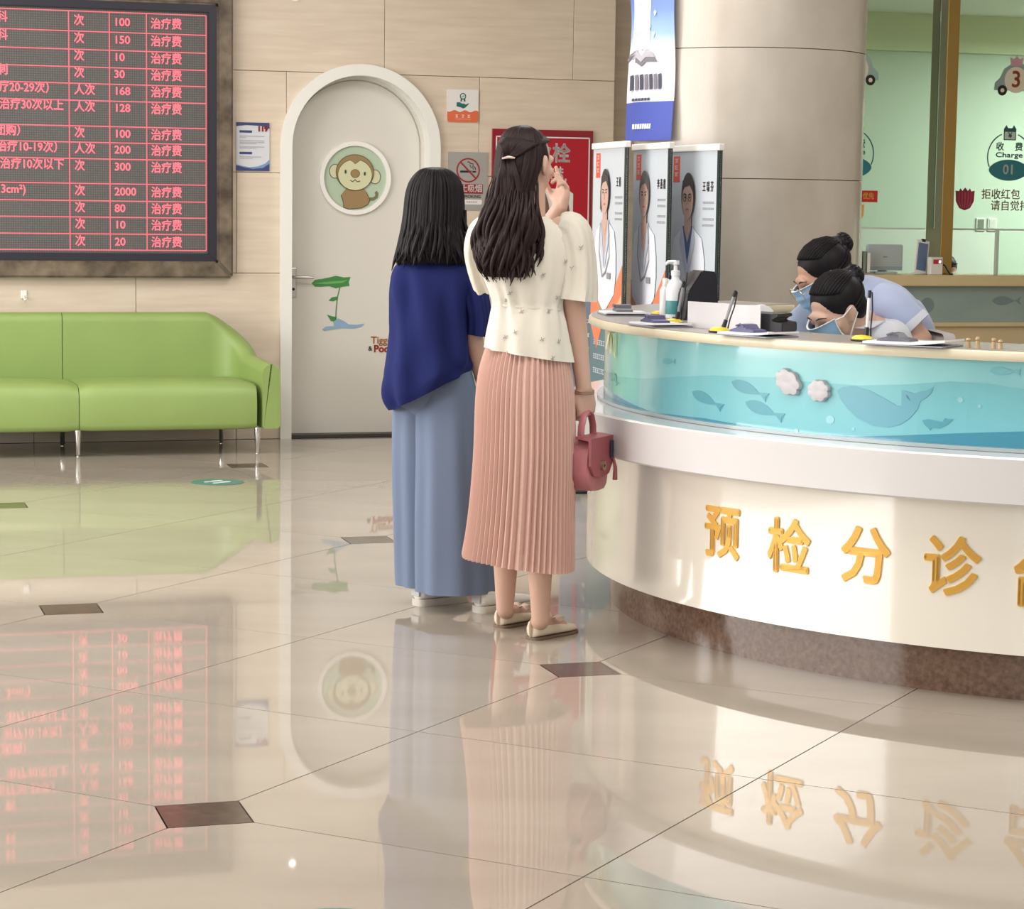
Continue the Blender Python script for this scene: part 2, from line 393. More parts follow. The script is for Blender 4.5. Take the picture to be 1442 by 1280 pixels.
# flat stickers low on the door: leaf over a puddle, lettering (the figure itself is left out)
gl = mat('leaf_print', C(62, 132, 66), .5); gl2 = mat('leaf_print_light', C(104, 168, 92), .5)
def wl(pts): return [(a - DX, b) for a, b in pts]
st1 = flat('leaf_sticker', wl([(.408, .935), (.43, .957), (.47, .962), (.52, .972), (.56, .982), (.61, .972), (.652, .975), (.64, .945), (.645, .92), (.60, .915), (.56, .905), (.52, .918), (.47, .915), (.43, .915)]), YB + .001, gl, leaf)
flat('leaf_vein', wl([(.42, .935), (.5, .945), (.6, .952), (.64, .96), (.6, .938), (.5, .93)]), YB - .001, gl2, leaf)
flat('leaf_stem', wl(stroke([(.585, .912), (.57, .85), (.562, .77), (.56, .70)], .006)), YB + .001, gl, leaf)
flat('leaf_sticker', wl([(.515, .83), (.535, .85), (.565, .855), (.57, .838), (.545, .825)]), YB + .001, gl, leaf)
flat('leaf_sticker', wl([(.505, .745), (.535, .735), (.565, .73), (.565, .70), (.53, .705)]), YB + .001, gl, leaf)
flat('puddle_sticker', wl([(.475, .655), (.50, .672), (.55, .675), (.545, .70), (.575, .722), (.62, .70), (.64, .685), (.69, .682), (.74, .69), (.72, .67), (.68, .66), (.60, .662), (.53, .652), (.49, .645)]), YB, mat('puddle_print', C(138, 168, 196), .5), leaf)
tg = mat('lettering_gold', C(196, 140, 84), .5); tr = mat('lettering_red', C(206, 84, 66), .5)
text('lettering', 'Tigger', .062, .782 - DX, .585, YB, tg, leaf, .0015, align='LEFT'); text('lettering', '&', .04, .765 - DX, .535, YB, mat('lettering_dark', C(80, 76, 66), .5), leaf, .001, align='LEFT')
text('lettering', 'Pooh', .062, .80 - DX, .532, YB, tr, leaf, .0025, align='LEFT')

# ================================================================== LED PRICE BOARD
led = wempty('led_price_board', -1.37, 0, .97, 'large red LED price board in a brown marble frame above the green sofa', 'display board')
LX = 1.37  # local x = s + LX, local z = z - .97
marble = mat('brown_marble', C(70, 58, 45), .25, col2=C(126, 112, 93), vscale=(9, 9, 9), detail=9)
led_b = mat('led_bezel', C(34, 33, 46), .4)
def lx(s): return s + LX
def lz(z): return z - .97
S0, S1, Z0, Z1 = -2.63, -.106, .97, 2.66
def fr(name, a, b, c, d, t, m, par):   # four mitred sides between outer (a) and inner (b)
    (x0, x1, z0, z1), (u0, u1, v0, v1) = a, b
    for P in ([(x0, z0), (x1, z0), (u1, v0), (u0, v0)], [(x1, z0), (x1, z1), (u1, v1), (u1, v0)], [(x1, z1), (x0, z1), (u0, v1), (u1, v1)], [(x0, z1), (x0, z0), (u0, v0), (u0, v1)]):
        bm = bmesh.new(); prism(bm, P, c, d)
        if t: bmesh.ops.bevel(bm, geom=[e for e in bm.edges], offset=t, segments=2, affect='EDGES')
        fin(name, bm, m, par)
o_ = (lx(S0), lx(S1), 0, lz(Z1)); i_ = (lx(-2.54), lx(-.203), .1, lz(2.57)); j_ = (lx(-2.49), lx(-.252), .145, lz(2.525))
fr('marble_frame', o_, i_, -.07, 0, .012, marble, led); fr('bezel', i_, j_, -.062, -.01, .003, led_b, led)
scr_m = bpy.data.materials.new('led_screen'); scr_m.use_nodes = True; nt = scr_m.node_tree; b = nt.nodes['Principled BSDF']
b.inputs['Base Color'].default_value = C(98, 95, 94); b.inputs['Roughness'].default_value = .6
tc = nt.nodes.new('ShaderNodeTexCoord'); mp = nt.nodes.new('ShaderNodeMapping'); mp.inputs['Rotation'].default_value = (pi / 2, 0, 0); bk = nt.nodes.new('ShaderNodeTexBrick')
bk.offset = 0; bk.inputs['Scale'].default_value = 1; bk.inputs['Brick Width'].default_value = .0135; bk.inputs['Row Height'].default_value = .0135; bk.inputs['Mortar Size'].default_value = .0022
bk.inputs['Color1'].default_value = C(106, 102, 101); bk.inputs['Color2'].default_value = C(96, 94, 93); bk.inputs['Mortar'].default_value = C(78, 76, 76)
nt.links.new(tc.outputs['Object'], mp.inputs[0]); nt.links.new(mp.outputs[0], bk.inputs[0]); nt.links.new(bk.outputs[0], b.inputs['Base Color'])
screen = fin('screen', B(j_[0], j_[1], -.035, -.01, j_[2], j_[3]), scr_m, led)
ledt = mat('led_red', C(225, 110, 125), .5, emit=C(255, 130, 146), estr=.6); ledl = mat('led_line', C(200, 70, 84), .5, emit=C(240, 124, 136), estr=.6)
def ZR(yz): return lz(2.508 - (yz - 72) / 3.2 * .00416)
YS = -.0352
for yz in (72, 160, 240, 317, 390, 465, 578, 650, 723, 833, 910, 983, 1058, 1130):
    flat('grid_line', rect(lx(-2.47), lx(-.262), ZR(yz) - .003, ZR(yz) + .003), YS, ledl, screen)
for s in (-1.06, -.827, -.612, -.262, -1.9):
    flat('grid_line', rect(lx(s) - .003, lx(s) + .003, ZR(1130), ZR(72)), YS - .0013, ledl, screen)
rows = [117, 195, 272, 347, 422, 497, 612, 683, 759, 870, 945, 1019, 1095]
units = ['次', '次', '次', '次', '人次', '人次', '次', '人次', '次', '次', '次', '次', '次']
price = ['100', '150', '10', '30', '168', '128', '100', '200', '300', '2000', '80', '10', '20']
first = ['科', '科', '', '刺', '治疗20-29次）', '治疗30次以上', '（团购）', '治疗10-19次）', '治疗10次以下', '3cm²)', '', '', '']
fend = [-1.405, -1.405, 0, -1.405, -1.135, -1.09, -1.30, -1.09, -1.09, -1.31, 0, 0, 0]
for yz, u_, p_, f_, fe in zip(rows, units, price, first, fend):
    z = ZR(yz + 1)
    text('price_text', '治疗费', .068, lx(-.588), z, YS, ledt, screen, .0012, align='LEFT', xs=.9)
    text('price_text', p_, .064, lx(-.802), z + .003, YS, ledt, screen, .0012, align='LEFT')
    text('price_text', u_, .068, lx(-1.032), z + .005, YS, ledt, screen, .0012, align='LEFT', xs=.9)
    if f_: text('price_text', f_, .068, lx(fe), z + .010, YS, ledt, screen, .0012, align='RIGHT', xs=.9)

# ================================================================== SIGNS ON THE WALL
def board(name, s, z, ww, hh, m, label, t=.008, r=0):
    e = wempty(name, s, .0, z, label, 'sign')
    bm = bmesh.new(); prism(bm, rrect(-ww / 2, ww / 2, 0, hh, r) if r else rect(-ww / 2, ww / 2, 0, hh), -t, -.0005); p = fin('board', bm, m, e)
    return e, p, -t - .0002
signw = mat('sign_white', C(226, 222, 220), .35)
# 119 notice
e, p, y = board('safety_notice', .022, 1.608, .20, .286, mat('notice_print', C(206, 208, 214), .4), 'small blue and white 119 fire safety notice beside the marble frame')
navy = mat('notice_navy', C(52, 60, 118), .45); mid = mat('notice_blue', C(112, 150, 190), .45)
flat('header_band', [(-.1, .286), (-.1, .263), (-.04, .270), (.06, .266), (.085, .256), (.1, .250), (.1, .286)], y, navy, p)
flat('wave_band', [(-.1, 0), (.1, 0), (.1, .068), (.075, .045), (.03, .027), (-.02, .022), (-.06, .028), (-.1, .038)], y, mid, p)
flat('wave_band', [(-.1, 0), (.1, 0), (.1, .045), (.06, .018), (0, .012), (-.05, .02), (-.1, .032), (-.1, .02)], y - .0013, navy, p)
text('number_text', '119', .042, .058, .248, y - .003, mat('notice_red', C(176, 40, 52), .5), p, .0025)
for zz, x1 in ((.232, -.005), (.105, -.005)): flat('heading_bar', rect(-.08, x1, zz - .007, zz + .007), y, navy, p)
grey = mat('notice_grey', C(140, 140, 146), .5)
for zz, x1 in ((.205, .07), (.197, -.04), (.178, .07), (.168, .07), (.160, .02), (.142, .07), (.134, .02), (.083, .05), (.073, .0)): scrib('text_line', -.08, x1, zz, .006, y, grey, p)
# orange / white sign with a medal held on an open hand
e, p, y = board('medal_sign', 1.318, 1.926, .197, .196, signw, 'white and orange sign with medal over a green hand above the no-smoking sign', r=.008)
orng = mat('sign_orange', C(216, 104, 62), .45); sgreen = mat('sign_green', C(24, 104, 92), .45)
top = [(.0985 - .197 * i / 16, .066 + .006 * sin(i * 1.15)) for i in range(17)]
flat('orange_band', [(-.0985, .008), (-.09, 0), (.09, 0), (.0985, .008)] + top, y, orng, p)
bm = bmesh.new(); ringp(bm, 0, .156, .014, .020, y - .0012, y, 28); fin('medal', bm, sgreen, p)
flat('medal_tick', stroke([(-.008, .156), (-.002, .150), (.009, .163)], .0035), y, sgreen, p)
for sx in (-1, 1): flat('medal_ribbon', [(sx * .004, .139), (sx * .014, .142), (sx * .016, .122), (sx * .010, .127), (sx * .006, .121)], y, sgreen, p)
flat('hand_icon', [(-.04, .118), (-.02, .120), (-.008, .112), (.008, .112), (.018, .106), (.038, .116), (.036, .108), (.016, .088), (.002, .082), (-.012, .088), (-.04, .094)], y, sgreen, p)
for k in (-1, 0, 1): scrib('text_mark', k * .038 - .011, k * .038 + .011, .036, .02, y - .0013, signw, p, 1)
flat('rule_line', rect(-.05, .05, .017, .0185), y - .0013, signw, p)
# no smoking
e, p, y = board('no_smoking_sign', 1.356, 1.392, .25, .352, mat('sign_silver', C(172, 170, 166), .35, .3), 'silver no smoking sign between the arched door and the red board')
sred = mat('sign_red', C(150, 30, 44), .45); sblk = mat('sign_black', C(34, 32, 32), .45)
bm = bmesh.new(); ringp(bm, 0, .242, .066, .075, y - .0012, y, 44); fin('ban_ring', bm, sred, p)
flat('cigarette', rect(-.05, .02, .228, .240), y, sblk, p); flat('cigarette_tip', rect(.028, .05, .229, .239), y, sblk, p)
flat('smoke', stroke([(.048, .246), (.042, .262), (.03, .266), (.032, .282), (.012, .286), (.002, .296), (-.004, .288)], .005), y, sblk, p); flat('smoke', stroke([(.034, .246), (.03, .256), (.014, .264), (.01, .278)], .004), y, sblk, p)
flat('ban_bar', stroke([(-.05, .292), (.05, .192)], .009), y - .0013, sred, p)
flat('red_strip', rect(-.1, .095, .1, .158), y, sred, p)
text('text', '禁止吸烟', .05, -.003, .129, y - .0013, signw, p, .001, xs=.95)
text('text', 'NO SMOKING', .026, 0, .082, y, sblk, p, .0005); flat('note_label', rrect(-.03, .09, .034, .064, .008), y, signw, p); scrib('text_line', -.01, .06, .049, .012, y - .0013, grey, p)
# red hydrant board
redm = mat('hydrant_red', C(176, 24, 44), .3); redd = mat('hydrant_dark', C(140, 24, 42), .35)
e, p, y = board('fire_hydrant_board', 1.832, 1.04, .65, .85, redd, 'red fire hydrant instruction board with white border beside the no-smoking sign', t=.02)
for a in (rect(-.305, .305, .80, .808), rect(-.305, .305, .04, .048), rect(-.305, -.297, .04, .808), rect(.297, .305, .04, .808)): flat('white_border', a, y - .0013, signw, p)
flat('red_field', rect(-.3, .3, .044, .804), y, redm, p)
text('text', '消火栓', .125, 0, .70, y - .0013, signw, p, .003, xs=.95); text('text', '使用方法', .075, .01, .585, y - .0013, signw, p, .002, xs=.85)
scrib('text_line', -.15, .16, .545, .018, y - .0013, signw, p)
flat('picture_panel', [(-.2, .33), (.2, .33), (.2, .46), (.16, .49), (-.2, .49)], y - .0013, signw, p)
for k in range(3): flat('picture_figure', [(-.18 + k * .13, .335), (-.08 + k * .13, .335), (-.09 + k * .13, .40), (-.11 + k * .13, .46), (-.15 + k * .13, .45), (-.17 + k * .13, .39)], y - .0026, mat('picture_brown', C(122, 84, 72), .5), p)
scrib('text_line', -.2, .2, .31, .014, y - .0013, signw, p); flat('notice_sheet', rect(.02, .2, .12, .255), y - .0013, signw, p); flat('lock_icon', disc(.09, .235, .012), y - .0026, sblk, p)
# small glowing disc set high on the wall
e = wempty('wall_bright_disc', .275, 0, 2.645, 'tiny bright round disc set in the stone wall above the door', 'wall lamp')
fin('rim', ringp(bmesh.new(), 0, 0, .022, .032, -.012, 0, 24), white, e); fin('lens', ringp(bmesh.new(), 0, 0, 0.0, .022, -.008, 0, 20), mat('small_glow', (1, 1, 1, 1), .5, emit=(1, .98, .94, 1), estr=3), e)
# broken hook left on the wall
h = wempty('wall_hook', -1.325, 0, .845, 'small white plastic hook stuck on the wall above the sofa', 'hook')
fin('back_plate', B(-.018, .018, -.008, 0, 0, .05, bev=.004), white, h)
bm = bmesh.new(); tube(bm, [(0, -.006, .02), (0, -.022, .004), (.004, -.03, -.008), (.014, -.034, .002)], .006, 8); fin('hook', bm, white, h, True)

# ================================================================== FLOOR STICKERS
stm = mat('sticker_teal', C(74, 124, 118), .3); stw = mat('sticker_white', C(214, 220, 216), .4)
def sticker(name, loc, r, rz, label):
    e = empty(name, loc, rz, label, 'floor sticker', 'round floor stickers')
    bm = bmesh.new(); lathe(bm, [(r, .0004), (r, .002)], 40); d = fin('disc', bm, stm, e)
    for sx in (-1, 1):
        for P in (disc(sx * .028, .02, .018, .034, 16), disc(sx * .028, -.035, .014, .018, 14)):
            bm = bmesh.new(); vs = [bm.verts.new((a * r / .12, b * r / .12, .0028)) for a, b in P]; ws = [bm.verts.new((a * r / .12, b * r / .12, .002)) for a, b in P]
            bm.faces.new(vs); bm.faces.new(ws[::-1])
            for i in range(len(P)): bm.faces.new((vs[i], ws[i], ws[(i + 1) % len(P)], vs[(i + 1) % len(P)]))
            fin('footprint', bm, stw, d)
    return e
sticker('floor_sticker', (-1.505, 11.76, 0), .135, RAD(-40), 'round teal footprint sticker on the floor in front of the green sofa')
sticker('floor_sticker', (-.345, 4.49, 0), .135, RAD(-40), 'round teal footprint sticker on the floor away from the sofa')

# ================================================================== SOFA
gm = mat('green_leather', C(138, 162, 92), .45, var=.05, vscale=(3, 3, 3), bump=.04, bscale=(7, 7, 7))
sofa = wempty('sofa', -1.1, .5, 0, 'lime green leatherette sofa with rounded corner and chrome legs', 'sofa')
def sl(s, d, z): return (s + 1.1, -(d - .5), z)
def rr_ring(c, nrm, th, z0, z1, n=6, rb=.02, rt=.055):
    """rounded slab section: c plan centre (s,d), nrm plan normal"""
    out = []
    for (a, zc, r, a0) in ((th / 2 - rb, z0 + rb, rb, -pi / 2), (th / 2 - rt, z1 - rt, rt, 0), (-(th / 2 - rt), z1 - rt, rt, pi / 2), (-(th / 2 - rb), z0 + rb, rb, pi)):
        for i in range(n + 1):
            t = a0 + pi / 2 * i / n; off = a + r * cos(t); out.append(sl(c[0] + nrm[0] * off, c[1] + nrm[1] * off, zc + r * sin(t)))
    return out
def backseg(s0, s1):
    rs = []
    for i in range(9):
        s = s0 + (s1 - s0) * i / 8; rs.append(rr_ring((s, .19), (0, 1), .15, .147, .775 if True else 0))
    return rs
bm = bmesh.new(); loft(bm, backseg(-2.16, -1.135)); fin('backrest', bm, gm, sofa, True)
rings = backseg(-1.131, -.29)
for i in range(1, 13):
    t = i / 12 * pi / 2; R_ = .22
    c = (-.29 + R_ * sin(t) * .98, .19 + R_ * (1 - cos(t))); nr = (-sin(t), cos(t))
    rings.append(rr_ring(c, nr, .15 - .04 * i / 12, .147, .775 - .012 * i - .095 * max(0, (i - 2) / 10) * .9))
for i in range(1, 9):
    rings.append(rr_ring((-.074 + .006 * i, .41 + .44 * i / 8), (-1, .0), .11 - .01 * i / 8, .147, .545 - .004 * i))
bm = bmesh.new(); loft(bm, rings); fin('backrest', bm, gm, sofa, True)
rings = []
for i in range(1, 9): rings.append(rr_ring((-2.16 - .03, .15 + .7 * i / 8), (1, 0), .1, .147, .56))
bm = bmesh.new(); loft(bm, rings); fin('armrest', bm, gm, sofa, True)
def seatseg(s0, s1):
    rs = []; N = 16
    for i in range(N + 1):
        t = i / N; e = min(t, 1 - t) * (s1 - s0); q = 1 - .02 * max(0, 1 - e / .02) ** 2; drop = .012 * max(0, 1 - e / .03) ** 2; crown = .012 * sin(pi * t)
        sec = [(.24, .15), (.84, .147), (.856, .155), (.862, .18), (.864, .25), (.862, .33), (.850, .375), (.825, .397 + crown * .4), (.77, .407 + crown), (.6, .41 + crown * 1.3), (.4, .405 + crown), (.24, .40)]
        rs.append([sl(s0 + (s1 - s0) * t, .55 + (d - .55) * q, z - (drop if z > .3 else -drop * .4)) for d, z in sec])
    return loft(bmesh.new(), rs)
for s0, s1 in ((-2.15, -1.107), (-1.103, -.11)):
    fin('seat', seatseg(s0, s1), gm, sofa, 60)
for s, d in ((-2.1, .78), (-1.105, .78), (-.093, .78), (-2.1, .2), (-1.13, .2), (-.2, .2)):
    bm = bmesh.new(); x, y, _ = sl(s, d, 0); lathe(bm, [(.011, 0), (.011, .008), (.013, .01), (.019, .15)], 14, (x, y, 0)); fin('leg', bm, chrome, sofa, True)

# ================================================================== ROUND PILLAR
PC = Vector((1.192, 12.0)); PR = .585
pil_m = mat('pillar_stone', C(182, 172, 160), .22, col2=C(196, 187, 176), vscale=(5, 5, 3), bump=.02, bscale=(30, 30, 30))
pil = struct(fin('round_pillar', lathe(bmesh.new(), [(PR - .02, 0), (PR - .02, CEIL)], 64), mat('pillar_joint', C(120, 108, 92), .7)), 'thick round pillar clad in curved grey beige stone')
pil.location = (PC.x, PC.y, 0)
PJ = [0, .235, .885, 1.575, 2.21, 2.86, CEIL]
for a, b in zip(PJ[:-1], PJ[1:]):
    for q in range(2):
        bm = bmesh.new(); a0 = RAD(170) + q * pi + .003; a1 = a0 + pi - .006; rs = []
        for i in range(37):
            t = a0 + (a1 - a0) * i / 36
            rs.append([(r * cos(t), r * sin(t), z) for r, z in ((PR - .02, a + .002), (PR, a + .002), (PR, b - .002), (PR - .02, b - .002))])
        loft(bm, rs); o = fin('stone_panel', bm, pil_m, pil, True)

# cloth banner curling round the pillar's flank
def banner_pt(u, v):   # u across 0..1, v down 0..1  -> local
    a = 2 * pi - math.acos(max(-1, min(1, cos(RAD(184)) + (cos(RAD(227)) - cos(RAD(184))) * u)))
    r = PR + .03 + .03 * (1 - u) * (.5 + .5 * sin(v * 7.5)) + .010 * sin(v * 11 + u * 3)
    return Vector((r * cos(a), r * sin(a), 2.95 - 1.19 * v))
bn = empty('hanging_banner', (PC.x, PC.y, 0), 0, 'blue and white cloth banner with open book hung round the pillar', 'banner')
def bsheet(name, u0, u1, v0, v1, m, off, par, nu=8, nv=30, fu=None):
    bm = bmesh.new(); g = []
    for j in range(nv + 1):
        v = v0 + (v1 - v0) * j / nv; row = []
        for i in range(nu + 1):
            u = u0 + (u1 - u0) * i / nu
            if fu: u = fu(u, v)
            p = banner_pt(u, v); n = Vector((p.x, p.y, 0)).normalized(); row.append((p + n * off, p + n * (off - .0015)))
        g.append(row)
    A = [[bm.verts.new(q[0]) for q in r] for r in g]; D = [[bm.verts.new(q[1]) for q in r] for r in g]
    for j in range(nv):
        for i in range(nu):
            bm.faces.new((A[j][i], A[j + 1][i], A[j + 1][i + 1], A[j][i + 1])); bm.faces.new((D[j][i], D[j][i + 1], D[j + 1][i + 1], D[j + 1][i]))
    return fin(name, bm, m, par, True, recalc=False)
def bpiece(name, pts, m, off, par):   # polygon in (u, v)
    bm = bmesh.new(); vs = []
    for u, v in pts:
        p = banner_pt(u, v); n = Vector((p.x, p.y, 0)).normalized(); vs.append(bm.verts.new(p + n * off))
    bm.faces.new(vs); return fin(name, bm, m, par)
b_m = bpy.data.materials.new('banner_print'); b_m.use_nodes = True; nt = b_m.node_tree; bs = nt.nodes['Principled BSDF']; bs.inputs['Roughness'].default_value = .6
tc = nt.nodes.new('ShaderNodeTexCoord'); sp = nt.nodes.new('ShaderNodeSeparateXYZ'); nt.links.new(tc.outputs['Object'], sp.inputs[0])
mr = nt.nodes.new('ShaderNodeMapRange'); mr.inputs[1].default_value = 1.93; mr.inputs[2].default_value = 2.52; nt.links.new(sp.outputs[2], mr.inputs[0])
rp = nt.nodes.new('ShaderNodeValToRGB'); el = rp.color_ramp.elements; el[0].position = 0; el[0].color = C(206, 208, 226); el[1].position = 1; el[1].color = C(92, 110, 184)
for ps, c in ((.45, C(226, 228, 236)), (.6, C(150, 180, 220)), (.8, C(110, 136, 204))):
    q = el.new(ps); q.color = c
nt.links.new(mr.outputs[0], rp.inputs[0]); nt.links.new(rp.outputs[0], bs.inputs['Base Color'])
cloth = bsheet('cloth', 0, 1, 0, 1, b_m, 0, bn)
bblue = mat('banner_blue', C(70, 84, 168), .6); bwhite = mat('banner_white', C(232, 234, 242), .6); bgrey = mat('banner_grey', C(120, 118, 128), .6); bdark = mat('banner_dark', C(70, 70, 86), .6)
bsheet('foot_band', 0, 1, .838, 1, bblue, .002, cloth); bsheet('light_beam', .12, .4, 0, .62, bwhite, .002, cloth, fu=lambda u, v: u + (u - .26) * v * .8)
for sx, q in ((-1, .06), (1, .06)):
    bpiece('book_page', [(.28, .66), (.28 + sx * .1, .635), (.28 + sx * .26, .645), (.28 + sx * .34, .675), (.28 + sx * .1, .672), (.28, .69)], bgrey, .005, cloth)
    bpiece('book_page', [(.28, .648), (.28 + sx * .1, .622), (.28 + sx * .24, .632), (.28 + sx * .30, .655), (.28 + sx * .1, .652), (.28, .672)], mat('page_print', C(178, 176, 184), .6), .0065, cloth)
for k in range(7): bpiece('headline_mark', [(.06 + k * .095, .725), (.125 + k * .095, .722), (.125 + k * .095, .785), (.06 + k * .095, .788)], bgrey if k % 2 else bdark, .005, cloth)
for k in range(6): bpiece('text_mark', [(.1 + k * .06, .822), (.145 + k * .06, .821), (.145 + k * .06, .832), (.1 + k * .06, .833)], bdark, .005, cloth)
for k in range(8): bpiece('text_mark', [(.12 + k * .05, .93), (.158 + k * .05, .929), (.158 + k * .05, .95), (.12 + k * .05, .951)], bwhite, .005, cloth)
for (u, v, s_) in ((.42, .27, .035), (.58, .36, .03), (.2, .3, .03), (.45, .43, .035), (.3, .38, .03), (.55, .47, .03), (.15, .45, .03), (.38, .5, .025), (.28, .54, .02)):
    v = .40 + (v - .27) * .8
    bpiece('heart_mark', [(u, v + s_ * .5), (u - s_, v), (u - s_ * .6, v - s_ * .35), (u, v - s_ * .1), (u + s_ * .6, v - s_ * .35), (u + s_, v)], bwhite, .006, cloth)

# ================================================================== ROLL-UP DOCTOR POSTERS
pw = mat('poster_grey', C(196, 204, 212), .4); porange = mat('poster_orange', C(224, 128, 92), .45); ptag = mat('poster_tag', C(220, 84, 62), .45)
ppale = mat('poster_pale_orange', C(232, 176, 140), .45); pcoat = mat('poster_coat', C(224, 228, 238), .45); pcoat2 = mat('poster_coat_shade', C(192, 200, 216), .45)
pskin = mat('poster_skin', C(198, 164, 150), .5); phair = mat('poster_hair', C(62, 54, 56), .5); phairg = mat('poster_hair_grey', C(96, 92, 90), .5); pteal = mat('poster_teal', C(96, 122, 128), .45); pgreen = mat('poster_edge', C(24, 44, 38), .4)
pblue = mat('poster_shirt', C(70, 96, 150), .5); pink = mat('poster_lips', C(178, 112, 112), .5)
def poster(pl, pr_, H, kind, label):
    """pl, pr_: plan ends (left, right as seen from its front)"""
    pl, pr_ = Vector(pl), Vector(pr_); d = pr_ - pl; W = d.length; ang = atan2(d.y, d.x)
    e = empty('doctor_poster', (pl.x, pl.y, 0), ang, label, 'poster', 'roll-up doctor posters')
    fin('base', B(0, W, -.045, .045, .012, .07, bev=.01), mat('alu', C(176, 178, 180), .3, .7), e)
    for x in (.1, W - .1): fin('foot', B(x - .03, x + .03, -.1, .1, 0, .012), black, e)
    bm = bmesh.new(); tube(bm, [(W * .5, .03, .07), (W * .5, .03, H)], .012, 10); fin('pole', bm, MATS['alu'], e, True)
    fin('top_bar', B(-.005, W + .005, -.014, .014, H - .03, H, bev=.004), white, e)
    sh = fin('print_sheet', B(0, W, -.004, 0, .07, H - .03), pw, e)
    fin('edge_strip', B(W - .028, W, -.008, .006, .07, H - .03), pgreen, e)
    y = -.0042; top = H - .03
    def P(pts, m, lay, nm): flat(nm, [(W * a, top - b) for a, b in pts], y - .0012 * lay, m, sh, .0011)
    P([(0, .62), (0, 1.5), (.93, 1.5), (.93, .56), (.52, .76), (.44, .82)], pteal, 0, 'lower_field')
    P([(.93, .56), (.93, .8), (.62, 1.02), (.46, .80)], porange, 1, 'orange_flash'); P([(0, .62), (0, .86), (.2, .98), (.42, .82)], porange, 1, 'orange_flash')
    P([(.93, .7), (.93, .8), (.62, 1.02), (.5, .86)], ppale, 2, 'pale_flash')
    bm = bmesh.new(); ringp(bm, W * .3, top - .76, .012, .034, y - .004, y - .0026, 24); fin('emblem', bm, mat('emblem_gold', C(170, 150, 96), .5), sh)
    for k in range(3): scrib('text_line', W * .1, W * .8, top - .95 - k * .07, .03, y - .0013, pw, sh)
    P([(.09, .02), (.22, .02), (.22, .14), (.09, .14)], ptag, 0, 'red_tag')
    for k in range(3): scrib('text_mark', W * .115, W * .195, top - .04 - k * .032, .022, y - .0012, pw, sh, 1)
    # figure
    fx = .42 if kind != 1 else .36
    sk = lambda cx, cz, rx, rz, n=28: [(cx + rx / W * cos(2 * pi * i / n), cz + rz * sin(2 * pi * i / n)) for i in range(n)]
    P([(fx - .34, .60), (fx - .33, .50), (fx - .27, .40), (fx - .1, .355), (fx + .1, .355), (fx + .27, .40), (fx + .33, .50), (fx + .34, .60), (fx + .3, .70), (fx, .8), (fx - .3, .70)], pcoat, 3, 'white_coat')
    P([(fx - .1, .345), (fx, .52), (fx + .1, .345)], pblue if kind == 2 else pskin, 4, 'neckline')
    P([(fx - .06, .28), (fx - .065, .36), (fx, .42), (fx + .065, .36), (fx + .06, .28)], pskin, 5, 'neck')
    P([(fx - .11, .34), (fx - .15, .42), (fx - .02, .58), (fx - .01, .54)], pcoat2, 6, 'lapel'); P([(fx + .11, .34), (fx + .15, .42), (fx + .02, .58), (fx + .01, .54)], pcoat2, 6, 'lapel')
    P(sk(fx, .205, .082, .108), phairg if kind == 1 else phair, 6, 'hair')
    if kind == 0: P([(fx - .14, .2), (fx - .14, .29), (fx - .1, .31), (fx - .09, .2)], phair, 6, 'hair_side')
    P(sk(fx, .225, .066, .09), pskin, 7, 'face')
    P([(fx - .11, .19), (fx - .1, .135), (fx, .118), (fx + .1, .135), (fx + .11, .19), (fx + .04, .155), (fx - .06, .165)], phairg if kind == 1 else phair, 8, 'fringe')
    for sx in (-1, 1):
        P(sk(fx + sx * .045, .212, .009, .005, 10), phair, 8, 'eye'); P([(fx + sx * .02, .198), (fx + sx * .075, .194), (fx + sx * .075, .199), (fx + sx * .02, .203)], phair, 8, 'eyebrow')
        if kind == 2:
            bm = bmesh.new(); ringp(bm, W * (fx + sx * .05), top - .212, .017, .0195, y - .0122, y - .011, 18); fin('glasses', bm, phair, sh)
    P([(fx - .008, .21), (fx - .016, .245), (fx + .016, .245), (fx + .008, .21)], mat('poster_nose', C(182, 146, 132), .5), 8, 'nose'); P(sk(fx, .268, .02, .005, 12), pink, 8, 'mouth')
    if kind != 2: flat('stethoscope', [(W * a, top - b) for a, b in stroke([(fx - .12, .36), (fx - .15, .5), (fx - .05, .62), (fx + .05, .6), (fx + .16, .52), (fx + .12, .36)], .012 / 1)], y - .0085, grey, sh)
    P([(fx + .1, .6), (fx + .2, .6), (fx + .2, .63), (fx + .1, .63)], grey, 7, 'name_badge')
    # name in brush lettering and small print
    nm_ = ['王 娟', '李 燕 霞', '王 瑞 芬'][kind]
    text('name_text', nm_, .05, W * .78, top - .165, y, phair, sh, .001, xs=.75)
    for k in range(4): scrib('text_line', W * .68, W * .9, top - .235 - k * .028 - (.02 if k > 1 else 0), .012, y, grey, sh)
    return e
poster((.39, 11.62), (.527, 11.02), 1.74, 0, 'narrow doctor poster with dark fringed hair and stethoscope beside the red hydrant board')
poster((.573, 11.30), (.713, 10.72), 1.73, 1, 'doctor poster with short grey hair standing between two other posters')
poster((.735, 11.12), (.925, 10.52), 1.72, 2, 'doctor poster with glasses and blue shirt standing against the pillar')
